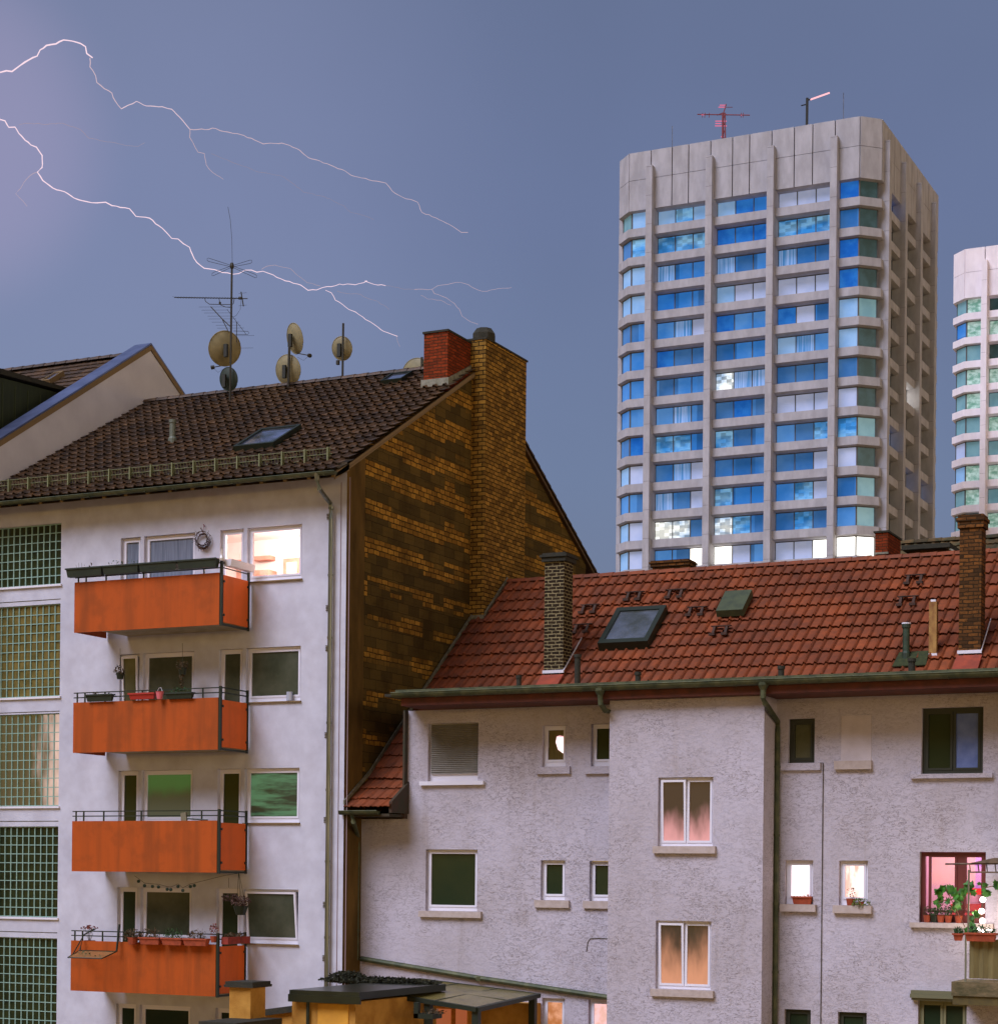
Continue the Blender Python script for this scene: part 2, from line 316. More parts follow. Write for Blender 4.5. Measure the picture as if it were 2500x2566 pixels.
def wall_y(mb, x0, x1, z0, z1, y, holes, depth=.16, mi=0):           # wall facing -Y with openings and reveals
    xs = sorted({x0, x1} | {h[0] for h in holes} | {h[1] for h in holes}); zs = sorted({z0, z1} | {h[2] for h in holes} | {h[3] for h in holes})
    xs = [x for x in xs if x0 <= x <= x1]; zs = [z for z in zs if z0 <= z <= z1]
    for i in range(len(xs) - 1):
        for j in range(len(zs) - 1):
            cx = (xs[i] + xs[i + 1]) / 2; cz = (zs[j] + zs[j + 1]) / 2
            if any(h[0] < cx < h[1] and h[2] < cz < h[3] for h in holes): continue
            mb.quad((xs[i], y, zs[j]), (xs[i + 1], y, zs[j]), (xs[i + 1], y, zs[j + 1]), (xs[i], y, zs[j + 1]), mi)
    for a, b, c, d in [h[:4] for h in holes]:
        Y = y + depth; b = min(b, x1); a = max(a, x0)
        mb.quad((a, y, c), (a, y, d), (a, Y, d), (a, Y, c), mi); mb.quad((b, y, d), (b, y, c), (b, Y, c), (b, Y, d), mi)
        mb.quad((a, y, d), (b, y, d), (b, Y, d), (a, Y, d), mi); mb.quad((b, y, c), (a, y, c), (a, Y, c), (b, Y, c), mi)

def window(root, x0, x1, z0, z1, y, frame_mat, cells, fw=.06, depth=.14, name='window', sill=None, sill_mat=None, bottom=None, label=None):
    """frame ring at depth behind the wall plane; cells = list of (x0, x1, z0, z1, material, tilt) sashes"""
    f = MB(); Y = y + depth; g = .002
    b = fw if bottom is None else bottom
    f.box(x0 + g, x0 + fw, Y - .05, Y + .03, z0 + g, z1 - g); f.box(x1 - fw, x1 - g, Y - .05, Y + .03, z0 + g, z1 - g)
    f.box(x0 + fw, x1 - fw, Y - .05, Y + .03, z1 - fw, z1 - g); f.box(x0 + fw, x1 - fw, Y - .05, Y + .03, z0 + g, z0 + b)
    xs = sorted(set([c[0] for c in cells]))
    for c in cells:                                                  # mullions on the gaps between cells
        rights = [d[0] for d in cells if d[0] >= c[1] - 1e-4]
        if rights: f.box(c[1], min(rights), Y - .045, Y + .028, z0 + b, z1 - fw)
    o = f.build(name, frame_mat, root, label=label)
    for (a, bb, c, d, m, tilt) in cells:
        sh = MB(); s = .045; 
        p = [(a, Y - .02, c), (bb, Y - .02, c), (bb, Y - .02, d), (a, Y - .02, d)]
        def ring(y0, y1):
            dy = (lambda z: 0) if not tilt else (lambda z: -tilt * (z - c) / (d - c))
            def bx(xa, xb, za, zb):
                pts = [(xa, y0 + dy(za), za), (xb, y0 + dy(za), za), (xb, y0 + dy(zb), zb), (xa, y0 + dy(zb), zb)]
                sh.prism(pts, (0, y1 - y0, 0))
            bx(a, a + s, c, d); bx(bb - s, bb, c, d); bx(a + s, bb - s, d - s, d); bx(a + s, bb - s, c, c + s)
            return dy
        dy = ring(Y - .065, Y - .005)
        so = sh.build('sash', frame_mat, o)
        pn = MB(); ya = Y - .03; pn.prism([(a + s, ya + dy(c + s), c + s), (bb - s, ya + dy(c + s), c + s), (bb - s, ya + dy(d - s), d - s), (a + s, ya + dy(d - s), d - s)], (0, .02, 0))
        pn.build('pane', m, o)
    if sill:
        s = MB(); s.box(x0 - sill[0], x1 + sill[0], y - sill[1], y + depth - .052, z0 - sill[2], z0 - .002); s.build('sill', sill_mat or frame_mat, o)
    return o

def tiles(mb, O, U, V, Nn, length, slope, tw, th, ribs=6, lift=.045, amp=.035, sharp=2., clip=None):
    O = Vector(O); U = Vector(U).normalized(); V = Vector(V).normalized(); Nn = Vector(Nn).normalized()
    nu = int(math.ceil(length / tw)); nv = int(math.ceil(slope / th - 1e-6)); tones = {}
    def prof(s): return amp * max(0, math.cos((s - .82) * 2 * math.pi)) ** sharp + .006 * math.sin(s * 2 * math.pi)
    for j in range(nv):
        v0 = j * th; v1 = min((j + 1) * th, slope)
        for i in range(nu):
            tone = random.random(); jit = random.uniform(-.004, .006); jv = random.uniform(-.012, .012)
            for k in range(ribs):
                s0 = k / ribs; s1 = (k + 1) / ribs; u0 = (i + s0) * tw; u1 = (i + s1) * tw
                if u0 >= length: continue
                u1 = min(u1, length); h0 = prof(s0); h1 = prof(s1)
                e0 = jv - .02 * math.sin(s0 * math.pi * 2) * .8; e1 = jv - .02 * math.sin(s1 * math.pi * 2) * .8
                a = O + U * u0 + V * v0 + Nn * h0; b = O + U * u1 + V * v0 + Nn * h1
                c = O + U * u1 + V * (v1 + .02 + e1) + Nn * (h1 + lift + jit); d = O + U * u0 + V * (v1 + .02 + e0) + Nn * (h0 + lift + jit)
                a -= V * .05; b -= V * .05
                e = c - Nn * .018; f = d - Nn * .018; bk_ = V * (-.16) - Nn * (lift * .25)      # free foot of the tile: thin lip, hollow below
                mb.quad(d, c, b, a, 0, tone + .001); mb.quad(f, e, c, d, 0, tone + .001); mb.quad(e, f, f + bk_, e + bk_, 0, tone + .001)
    return mb

def ridge_caps(mb, A, B, r=.13, n=None, step=.38):
    A = Vector(A); B = Vector(B); d = (B - A); Ln = d.length; d.normalize(); k = int(Ln / step); s = d.cross(Vector((0, 0, 1))).normalized()
    for i in range(k):
        t = random.random() + .001
        for (a0, a1, r0, r1) in ((i * Ln / k, (i + 1) * Ln / k + .03, r, r + .02),):
            for j in range(6):
                t0 = math.pi * j / 6; t1 = math.pi * (j + 1) / 6
                P = lambda a, tt, rr: A + d * a + s * (math.cos(tt) * rr) + Vector((0, 0, math.sin(tt) * rr * .8))
                mb.quad(P(a0, t0, r0), P(a1, t0, r1), P(a1, t1, r1), P(a0, t1, r0), 0, t)
            mb.poly([A + d * a1 + s * (math.cos(math.pi * j / 6) * r1) + Vector((0, 0, math.sin(math.pi * j / 6) * r1 * .8)) for j in range(7)])
    return mb

# ------------------------------------------------------------------ ground
g = MB(); g.quad((-6000, -6000, 0), (6000, -6000, 0), (6000, 6000, 0), (-6000, 6000, 0))
g.build('ground', M('yard_gravel', S(150, 120, 70), .95, S(120, 90, 50), .5), kind='structure')

def clear_glass():
    m = bpy.data.materials.new('clear_glass'); m.use_nodes = True; t = m.node_tree; n = t.nodes; n.remove(n['Principled BSDF'])
    a = n.new('ShaderNodeBsdfTransparent'); b = n.new('ShaderNodeBsdfGlossy'); b.inputs['Roughness'].default_value = .03; x = n.new('ShaderNodeMixShader'); x.inputs[0].default_value = .07
    t.links.new(a.outputs[0], x.inputs[1]); t.links.new(b.outputs[0], x.inputs[2]); t.links.new(x.outputs[0], n['Material Output'].inputs[0]); return m
clear = clear_glass()
def lamp(name, loc, power, c, root, r=.12):
    d = bpy.data.lights.new(name, 'POINT'); d.energy = power; d.color = c; d.shadow_soft_size = r
    o = bpy.data.objects.new(name, d); col.objects.link(o); o.location = Vector(loc) - OFF[root.name]; o.parent = root; return o
def room(root, x0, x1, z0, z1, y0, y1, mat, name='room'):            # lining of the room behind a lit window, seen from outside
    m = MB(); m.quad((x0, y1, z0), (x1, y1, z0), (x1, y1, z1), (x0, y1, z1)); m.quad((x0, y0, z0), (x0, y1, z0), (x0, y1, z1), (x0, y0, z1))
    m.quad((x1, y1, z0), (x1, y0, z0), (x1, y0, z1), (x1, y1, z1)); m.quad((x0, y0, z1), (x0, y1, z1), (x1, y1, z1), (x1, y0, z1)); m.quad((x0, y0, z0), (x1, y0, z0), (x1, y1, z0), (x0, y1, z0))
    return m.build(name, mat, root)

# ================================================================== apartment building with orange balconies
Y1 = 37.8; X1 = -22.05; X0 = -32.35; ST = 2.755; RZ = 20.0; RY = 44.4; RM = .56
apt = thing('apartment_building', (-27, Y1, 0), 'white rendered block with four orange balconies, a brown tiled roof and a bare brick gable', 'building')
WTOP = 14.95
holes = []; YB = 52.0
for k in range(5):
    zt = WTOP - ST * k; fl = zt - 2.2
    holes += [(-28.21, -27.64, fl, zt), (-27.54, -26.10, zt - 1.22, zt), (-25.41, -24.77, fl, zt), (-24.67, -23.21, zt - 1.24, zt)]
GB = [(13.97, 15.44), (11.27, 13.50), (8.62, 10.86), (5.93, 8.13), (3.2, 5.43)]
for a, b in GB: holes.append((-33.5, -29.97, a, b))
m = MB(); wall_y(m, -33.5, X1, 0, 16.25, Y1, holes, .14)
m.quad((-33.5, Y1, 16.25), (X1, Y1, 16.25), (X1, Y1 + .4, 16.4), (-33.5, Y1 + .4, 16.4))
m.build('wall', wall_white, apt)
m = MB(); m.quad((X1 - .4, YB - .6, 0), (-33.5, YB - .6, 0), (-33.5, YB - .6, 16.2), (X1 - .4, YB - .6, 16.2)); m.build('rear_wall', wall_white, apt)
# gable: brown rendered strip at the front edge, then bare brick
zr = lambda y: RZ - RM * abs(y - RY) - .12
ge = X1 - .002
m = MB(); m.prism([(ge, Y1 + .001, 0), (ge, 38.62, 0), (ge, 38.62, zr(38.62) - .05), (ge, Y1 + .001, zr(Y1) - .05)], (-.3, 0, 0))
m.build('corner_strip', strip_plaster, apt)
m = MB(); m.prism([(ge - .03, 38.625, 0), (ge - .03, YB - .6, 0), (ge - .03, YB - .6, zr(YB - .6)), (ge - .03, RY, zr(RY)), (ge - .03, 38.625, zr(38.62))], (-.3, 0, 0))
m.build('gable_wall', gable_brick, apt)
# roof
m = MB(); sl = math.hypot(1, RM); Vd = Vector((0, -1, -RM)); ln = (RY - 37.12) * sl
tiles(m, (X0, RY, RZ), (1, 0, 0), Vd, (0, -RM, 1), X1 - X0 + .07, ln, .27, .40, 8, .065, .07, 2.)
m.quad((X1 + .07, 37.15, RZ - RM * 7.25 - .16), (X0, 37.15, RZ - RM * 7.25 - .16), (X0, RY, RZ - .18), (X1 + .07, RY, RZ - .18))
bk = YB; m.prism([(X0, RY, RZ), (X0, bk, RZ - RM * (bk - RY)), (X0, bk, RZ - RM * (bk - RY) - .12), (X0, RY, RZ - .14)], (X1 + .07 - X0, 0, 0))
roof = m.build('roof', dark_tile, apt)
m = MB(); ridge_caps(m, (X0, RY, RZ + .03), (X1 - .1, RY, RZ + .03), .12); m.build('ridge', dark_tile, roof)
# jagged tile ends down the back slope seen against the sky
m = MB()
for i in range(21):
    y = RY + .2 + i * .36; z = RZ - RM * (y - RY)
    m.prism([(X1 - .1, y, z - .02), (X1 - .1, y + .4, z - .02 - RM * .4), (X1 - .1, y + .4, z - RM * .4 + .05), (X1 - .1, y, z + .015)], (.22, 0, 0))
m.build('verge_tiles', dark_tile, roof)
m = MB(); m.prism([(X1 + .02, 37.2, zr(37.2) - .1), (X1 + .02, RY - .3, zr(RY - .3) - .06), (X1 + .02, RY - .3, zr(RY - .3) + .06), (X1 + .02, 37.2, zr(37.2) + .02)], (.04, 0, 0)); m.build('verge_board', soffit_l, roof)
m = MB(); m.quad((-33, 37.2, 15.92), (X1 + .05, 37.2, 15.92), (X1 + .05, Y1, 16.1), (-33, Y1, 16.1)); m.build('soffit', M('ochre_soffit', S(188, 160, 118), .9), apt)
for i in range(17):
    x = X0 + .35 + i * .62; m = MB(); m.prism([(x, 37.16, 15.78), (x, Y1 - .003, 16.05), (x, Y1 - .003, 16.2), (x, 37.16, 15.9)], (.09, 0, 0)); m.build('rafter_end', soffit_l, apt)
def gutter(mb, x0, x1, y, z, r=.075, mi=0):
    pr = [(y + r * math.cos(a), z + r * math.sin(a)) for a in [math.pi + math.pi * k / 8 for k in range(9)]]
    for k in range(8):
        mb.quad((x0, pr[k][0], pr[k][1]), (x1, pr[k][0], pr[k][1]), (x1, pr[k + 1][0], pr[k + 1][1]), (x0, pr[k + 1][0], pr[k + 1][1]), mi)
    mb.tube([(x0, y - r, z), (x1, y - r, z)], .012, 5, mi)
    for x in (x0, x1): mb.poly([(x, a, b) for a, b in pr], mi)
m = MB(); gutter(m, -33, X1 + .12, 37.1, 15.9); 
for i in range(14): m.box(-32.6 + i * .8, -32.57 + i * .8, 37.02, 37.19, 15.815, 15.83)
m.build('gutter', gutter_m, apt)
# down pipe at the right end
dp = [PY(795, 1190, 37.1), PY(800, 1225, 37.15), PY(828, 1262, 37.7), PY(829, 1300, 37.7)]
m = MB(); m.tube([dp[0] + Vector((0, 0, .05)), dp[0] - Vector((0, 0, .12)), dp[1], dp[2], dp[3]], [.085, .05, .05, .05, .05], 10)
xb = dp[3].x; m.tube([dp[3], (xb, 37.7, 0)], .05, 10)
for z in (15.2, 13.7, 12.3, 10.4, 8.9, 7.3, 5.6): m.tube([(xb, 37.7, z), (xb, 37.7, z + .05)], .062, 10)
m.build('downpipe', M('galvanised_pipe', S(128, 130, 118), .35, S(92, 98, 82), 3., (6, 6, .4), metal=.75), apt)
m = MB(); m.box(xb + .2, xb + .215, Y1 - .012, Y1 - .001, 0, 15.8); m.box(xb + .42, xb + .44, Y1 - .015, Y1 - .001, 0, 15.9); m.build('render_joint', M('render_joint', S(140, 120, 120), .9), apt)
for i, z in enumerate((15.0, 12.95, 12.05, 10.1, 8.2, 6.3, 5.1)):
    m = MB()
    for q in range(4): m.box(xb - .16, xb - .07, Y1 - .02, Y1 - .001, z + q * .035, z + q * .035 + .015)
    m.build('wall_vent', joint_m, apt)
# snow guard
m = MB(); ys = 37.75; zs = RZ - RM * (RY - ys) + .05
xa, xbb = -33.0, X1 - .35; dn = Vector((0, -.12, .0)); upv = Vector((0, -.06, .24))
for h in (0.06, .5, 1.): m.tube([(xa, ys - .06 * h, zs + .24 * h), (xbb, ys - .06 * h, zs + .24 * h)], .009, 4)
k = 0; x = xa
while x < xbb: m.tube([(x, ys, zs + .01), (x, ys - .06, zs + .24)], .006, 4); x += .085
x = xa + .3
while x < xbb: m.box(x, x + .03, ys - .09, ys + .02, zs - .05, zs + .27); x += .6
m.build('snow_guard', M('snow_guard_metal', S(120, 122, 84), .6, metal=.3), apt)
# roof window and ridge hatch
def roof_window(corners, fr, frm, pane_m, root, lift=.17, name='skylight', label=None):
    n = (corners[1] - corners[0]).cross(corners[3] - corners[0]).normalized()
    if n.z < 0: n = -n
    P = [c + n * lift for c in corners]; ce = sum(P, Vector()) / 4
    Q = [p + (ce - p) * fr for p in P]; m = MB()
    for i in range(4):
        j = (i + 1) % 4; m.quad(P[i], P[j], Q[j], Q[i]); m.quad(P[i] - n * lift * 1.3, P[j] - n * lift * 1.3, P[j], P[i]); m.quad(Q[i], Q[j], Q[j] - n * .04, Q[i] - n * .04)
    o = m.build(name, frm, root, label=label); p = MB(); p.prism([q - n * .035 for q in Q], -n * .02); p.build('pane', pane_m, o); return o
sky_glass = M('sky_lit_glass', S(190, 196, 225), .08, S(110, 118, 110), 2.2, metal=.9)
def rp(px, py): return PR(px, py, RY, RZ, RM)
bl, tl, tr, br = rp(586, 1134), rp(666, 1088), rp(752, 1081), rp(690, 1127)
def rectify(bl, br, tl, tr, yr, zrr, mm):                            # square corners on the slope
    xl = (bl.x + tl.x) / 2; xr = (br.x + tr.x) / 2; yb = (bl.y + br.y) / 2; yt = (tl.y + tr.y) / 2; f = lambda y: zrr - mm * (yr - y)
    return [Vector((xl, yb, f(yb))), Vector((xr, yb, f(yb))), Vector((xr, yt, f(yt))), Vector((xl, yt, f(yt)))]
roof_window(rectify(bl, br, tl, tr, RY, RZ, RM), .12, dark_metal, sky_glass, apt)
roof_window(rectify(rp(955, 968), rp(1002, 966), rp(989, 950), rp(1040, 944), RY, RZ, RM), .12, dark_metal, sky_glass, apt)
p = rp(432, 1112); m = MB(); m.lathe(p - Vector((0, 0, .1)), (0, 0, 1), [(.11, 0), (.11, .22), (.075, .28), (.075, .62), (.09, .62), (.09, .7), (0, .7)], 12); m.build('vent_pipe', M('grey_vent', S(96, 100, 84), .6), apt)
# red chimney at the ridge and tall stack on the gable
m = MB(); cx0, cx1, cy0, cy1 = -22.78, -22.12, 42.75, 44.0; ct = PY(1070, 836, 42.75).z
m.box(cx0, cx1, cy0, cy1, 18.6, ct); ch1 = m.build('chimney', red_brick, apt, label='red brick chimney at the right end of the ridge')
m = MB(); m.box(cx0 - .03, cx1 + .03, cy0 - .03, cy1 + .03, ct, ct + .05); m.box(cx0 + .15, cx1 + .0, cy1 + .01, 44.2, ct - .1, ct); m.build('chimney_cap', dark_cap, ch1)
m = MB(); zf = RZ - RM * (RY - cy0); m.box(cx0 - .05, cx1 + .05, cy0 - .05, cy0 - .003, zf - .05, zf + .22)
m.prism([(cx1 + .004, cy0 - .04, zf - .02), (cx1 + .004, cy1, zf + RM * 1.25), (cx1 + .004, cy1, zf + RM * 1.25 + .13), (cx1 + .004, cy0 - .04, zf + .2)], (.03, 0, 0)); m.build('flashing', lead, ch1)
sx1 = X1 + .35; st = 20.53
m = MB(); m.box(X1 - .45, X1 - .034, 44.02, 46.44, 17.5, st); m.box(X1 - .032, sx1, 44.02, 46.44, 8.0, st)
stk = m.build('chimney', stack_brick, apt, label='tall broad brick chimney breast running up the gable')
m = MB(); m.lathe((X1 + .12, 44.38, st), (0, 0, 1), [(.30, 0), (.30, .22), (.20, .36), (0, .36)], 8); m.build('chimney_pot', dark_cap, stk)
m = MB(); m.box(X1 - .5, sx1 + .03, 44.0, 46.48, st - .0, st + .045); m.build('chimney_cap', dark_cap, stk)
# soffit and gutter end showing past the back corner of the gable
m = MB(); m.box(X1 - 2, X1 + .12, YB - .62, YB - .02, 15.55, 15.6); m.build('soffit', M('pale_soffit', S(214, 190, 170), .8), apt)
m = MB(); m.tube([(X1 + .06, YB, 15.55), (X1 + .06, YB, 15.3), (X1 + .0, YB - .3, 15.0), (X1 - .05, YB - .55, 14.9), (X1 - .05, YB - .55, 13)], .05, 8); m.build('downpipe', gutter_m, apt)

# windows of the apartment block
green_pane = lit('painted_green_reflection', S(30, 44, 30), 0.30, S(24, 130, 58), axis=2, lo=8.75, hi=9.15); green_pane.node_tree.nodes['Principled BSDF'].inputs['Base Color'].default_value = S(96, 104, 86)  # green reflection painted into the pane as faint emission
teal_pane = lit('painted_teal_reflection', S(14, 24, 16), 0.30, S(120, 190, 140), 1.5, (.5, 1, 3.6)); teal_pane.node_tree.nodes['Principled BSDF'].inputs['Base Color'].default_value = S(44, 56, 44)  # streaky teal reflection painted in, glowing faintly
room_wall = M('room_wall', (.8, .72, .68, 1), .9)
for k in range(5):
    zt = WTOP - ST * k; fl = zt - 2.2
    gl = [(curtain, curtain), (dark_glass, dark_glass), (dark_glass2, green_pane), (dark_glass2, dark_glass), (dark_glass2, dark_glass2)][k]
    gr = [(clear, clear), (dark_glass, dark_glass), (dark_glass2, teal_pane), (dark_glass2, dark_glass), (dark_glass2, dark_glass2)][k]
    window(apt, -28.21, -27.64, fl, zt, Y1, trim_white, [(-28.15, -27.70, fl + .06, zt - .06, gl[0], .1 if k in (1,) else 0)], name='balcony_door')
    window(apt, -27.54, -26.10, zt - 1.22, zt, Y1, trim_white, [(-27.48, -26.16, zt - 1.14, zt - .06, gl[1], 0)], bottom=.08, sill=(.02, .05, .05))
    window(apt, -25.41, -24.77, fl, zt, Y1, trim_white, [(-25.35, -24.83, fl + .06, zt - .06, gr[0], 0)], name='balcony_door')
    window(apt, -24.67, -23.21, zt - 1.24, zt, Y1, trim_white, [(-24.61, -23.27, zt - 1.14, zt - .06, gr[1], .12 if k == 3 else 0)], bottom=.1, sill=(.03, .05, .03), sill_mat=soffit_l)
room(apt, -27.4, -22.9, 12.6, 15.25, Y1 + .3, Y1 + 3.0, room_wall)
lamp('ceiling_lamp', (-24.7, 39.3, 14.9), 290, (1, .78, .72), apt)
for nm, bx in (('picture', (-25.55, -25.05, Y1 + 2.95, Y1 + 2.99, 14.05, 14.75)), ('shelf', (-26.3, -25.8, Y1 + 2.75, Y1 + 2.99, 14.72, 14.82)), ('cupboard', (-26.35, -25.75, Y1 + 2.6, Y1 + 2.99, 12.7, 14.45)), ('sideboard', (-25.3, -24.1, Y1 + 2.3, Y1 + 2.9, 12.7, 14.0)), ('picture', (-26.9, -26.55, Y1 + 2.95, Y1 + 2.99, 14.3, 14.8))):
    m = MB(); m.box(*bx); m.build(nm, M('warm_wood', (.42, .16, .10, 1), .7, (.55, .30, .22, 1), 4.), apt)
m = MB(); m.box(-25.45, -25.15, Y1 + 2.93, Y1 + 2.949, 14.15, 14.65); m.build('picture_print', M('print_paper', (.8, .55, .45, 1), .8), apt)
# glass block panels
gb_dark = M('dark_glass_block', S(48, 54, 28), .3, S(30, 38, 20), 3.5, spec=.2); gb_warm = M('warm_glass_block', S(124, 108, 58), .35, S(88, 80, 40), 3., spec=.2)
gb_lit = lit('lit_glass_block', (.10, .075, .022, 1), .8, (1.15, .78, .66, 1), axis=0, lo=-30.9, hi=-29.6)
gb_mort = M('glass_block_joint', S(140, 172, 156), .6)
for k, (a, b) in enumerate(GB):
    cw = .182; ch = .205; x1 = -29.99; n = int((b - a) / ch); ch = (b - a - .03) / n; cols = 15
    fr = MB(); bl_ = MB(); yy = Y1 + .06
    for i in range(cols + 1): fr.box(x1 - i * cw - .012, x1 - i * cw + .012, yy - .01, yy + .05, a + .005, b - .005)
    for j in range(n + 1): fr.box(x1 - cols * cw, x1, yy - .008, yy + .048, a + .005 + j * ch, a + .025 + j * ch)
    o = fr.build('glass_block_window', gb_mort, apt)
    for i in range(cols):
        for j in range(n):
            xa = x1 - (i + 1) * cw + .012; xb2 = x1 - i * cw - .012; za = a + .025 + j * ch; zb = a + .005 + (j + 1) * ch
            mx = (xa + xb2) / 2 + random.uniform(-.03, .03); dpt = random.uniform(-.012, .012)
            bl_.quad((xa, yy + .02, za), (mx, yy + .004 + dpt, za), (mx, yy + .004 + dpt, zb), (xa, yy + .02, zb)); bl_.quad((mx, yy + .004 + dpt, za), (xb2, yy + .02, za), (xb2, yy + .02, zb), (mx, yy + .004 + dpt, zb))
    bl_.build('glass_blocks', [gb_dark, gb_warm, gb_lit, gb_dark, gb_dark][k], o)
    s = MB(); s.box(-33.4, -29.93, Y1 - .05, Y1 + .048, a - .05, a - .002); s.build('sill', trim_white, o)
    v_ = MB(); v_.box(-32.6, -31.99 if k != 1 else -32.1, yy - .03, yy + .045, a + .55 * (b - a), a + .55 * (b - a) + .42); v_.build('vent_window', dark_metal, o)
    l_ = MB(); l_.box(-33.4, -29.97, Y1 - .006, Y1 - .001, a - .37, a - .355); l_.build('render_joint', joint_m, apt)

# balconies
panel_w = streaked('orange_side_panel', (.72, .13, .018, 1), (.5, .10, .016, 1), amt=.5)
BX0, BX1, BY = -28.62, -24.55, 36.6
labels = ['top orange balcony with dark planters and a pale box', 'second orange balcony with hanging pots', 'third orange balcony with an empty rail', 'lowest orange balcony with drying rack and terracotta boxes']
bz = [12.59, 9.80, 7.05, 4.28]
for k in range(4):
    z = bz[k]
    m = MB(); m.box(-28.0, BX1 - .05, BY + .05, Y1 - .002, z + .03, z + .17); b_ = m.build('balcony', M('balcony_slab', S(176, 164, 140), .9, S(150, 140, 110), 3.), apt, label=labels[k])
    m = MB(); m.box(BX0, BX1 - .06, BY, BY + .03, z, z + 1.165); m.build('front_panel', orange, b_)
    m = MB(); m.box(BX1 - .02, BX1 + .005, BY + .07, Y1 - .14, z + .06, z + 1.12); m.build('side_panel', panel_w, b_)
    m = MB(); m.box(BX0 + .03, BX0 + .055, BY + .05, Y1 - .05, z, z + 1.1); m.build('side_panel', orange, b_)
    m = MB()
    m.box(BX1 - .045, BX1 + .01, BY - .005, BY + .05, z - .02, z + 1.42); m.box(BX1 - .03, BX1 + .012, Y1 - .12, Y1 - .07, z - .02, z + 1.42)
    for zz in (z + 1.28, z + 1.39): m.box(BX1 - .02, BX1 + .005, BY + .05, Y1 - .12, zz - .012, zz + .012); m.box(BX0 - .02, BX1 - .045, BY + .035, BY + .06, zz - .012, zz + .012)
    m.box(BX1 - .02, BX1 + .01, BY + .05, Y1 - .12, z - .01, z + .035)
    for x in [BX0 + .06, BX0 + .28, BX0 + .85, BX0 + 1.9, BX0 + 3.55]: m.box(x, x + .03, BY + .036, BY + .06, z + .9, z + 1.38)
    for zz in (z + .2, z + .95): m.box(BX1 + .006, BX1 + .03, BY + .06, BY + .10, zz, zz + .05); m.box(BX1 + .006, BX1 + .03, Y1 - .18, Y1 - .13, zz, zz + .05)
    m.build('railing', dark_metal, b_)

# things on the balconies ------------------------------------------------
def planter(name, x0, x1, y0, y1, z0, z1, mat, label, plant=None, n=60, h=.12, group=None, size=.03):
    t = thing(name, ((x0 + x1) / 2, (y0 + y1) / 2, z0), label, 'flower box', group); m = MB(); i = .03
    m.v += [Vector(p) for p in ((x0 + i, y0 + i, z0), (x1 - i, y0 + i, z0), (x1 - i, y1 - i, z0), (x0 + i, y1 - i, z0), (x0, y0, z1), (x1, y0, z1), (x1, y1, z1), (x0, y1, z1))]
    for f in ((0, 3, 2, 1), (4, 5, 6, 7), (0, 1, 5, 4), (1, 2, 6, 5), (2, 3, 7, 6), (3, 0, 4, 7)): m.f.append(f); m.m.append(0); m.t.append(.5)
    m.box(x0 - .015, x1 + .015, y0 - .015, y0 + .005, z1 - .03, z1 + .004); m.box(x0 - .015, x1 + .015, y1 - .005, y1 + .015, z1 - .03, z1 + .004)
    m.build('box', mat, t)
    if plant:
        p = MB(); p.leaves(((x0 + x1) / 2, (y0 + y1) / 2, z1 + h * .35), ((x1 - x0) * .48, .08, h), n, size)
        for _ in range(max(3, n // 12)):
            x = random.uniform(x0 + .05, x1 - .05); p.tube([(x, (y0 + y1) / 2, z1 - .02), (x + random.uniform(-.05, .05), (y0 + y1) / 2, z1 + h * random.uniform(.8, 1.5))], .004, 3)
        p.build('plants', plant, t)
    return t
zt = bz[0] + 1.27
for i, (a, b, pl, n, lb) in enumerate(((170, 259, dry_m, 14, 'dark green planter at the far left of the top balcony rail, overhanging its end'), (261, 350, green_m, 22, 'dark green planter second from the left on the top rail, with spiky sprigs'), (352, 446, None, 0, 'bare dark green planter on the top rail below the curtained window'), (448, 545, None, 0, 'bare dark green planter on the top rail nearest the lit window'))):
    xa = PY(a, 1430, 36.5).x; xb2 = PY(b, 1430, 36.5).x; planter('planter', xa, xb2, 36.42, 36.60, zt, zt + .2, green_plastic, lb, pl, n, .1, 'dark planters along the top balcony rail', .025)
t = thing('planter', (BX1 + .1, 37.1, zt + .02), 'pale empty planter box on the side rail of the top balcony', 'flower box'); m = MB()
m.prism([(BX1 - .02, 36.72, zt + .05), (BX1 + .15, 36.72, zt + .05), (BX1 + .19, 36.7, zt + .2), (BX1 - .06, 36.7, zt + .2)], (0, .98, 0)); m.build('box', trim_white, t)
t = thing('glass_bottle', (BX1 - .02, 36.62, zt), 'clear bottle standing on the corner post of the top balcony', 'bottle'); m = MB(); m.lathe((BX1 - .02, 36.62, bz[0] + 1.43), (0, 0, 1), [(0, 0), (.06, 0), (.065, .05), (.03, .13), (.02, .26), (.03, .28), (0, .28)], 10); m.build('glass', M('bottle_glass', S(200, 190, 180), .2, spec=.8), t)
# wreath
def wreath():
    c = PY(508, 1353, Y1 - .06); t = thing('wreath', c, 'round twig wreath hanging on the wall between the top floor windows', 'wreath')
    m = MB()
    for k in range(46):
        a0 = random.uniform(0, 6.28); sp = random.uniform(.5, 1.6); r0 = random.uniform(.12, .22); m.tube([c + Vector((math.cos(a0 + sp * j / 5) * (r0 + random.uniform(-.015, .015)), random.uniform(-.05, .04), math.sin(a0 + sp * j / 5) * r0)) for j in range(6)], .008, 3)
    for k in range(16):
        a0 = random.uniform(0, 6.28); m.tube([c + Vector((math.cos(a0) * .17, -.02, math.sin(a0) * .17)), c + Vector((math.cos(a0 + .2) * .28, -.05, math.sin(a0 + .2) * .28))], .005, 3)
    m.build('twigs', M('twig', S(86, 52, 36), .95, S(56, 40, 26), 20.), t); q = MB(); q.tube([c + Vector((0, .0, .16)), c + Vector((.01, .03, .36))], .006, 4); q.tube([c + Vector((.01, 0, .36)), c + Vector((.06, 0, .30))], .01, 4); q.build('ribbon', M('ribbon', S(130, 60, 60), .9), t)
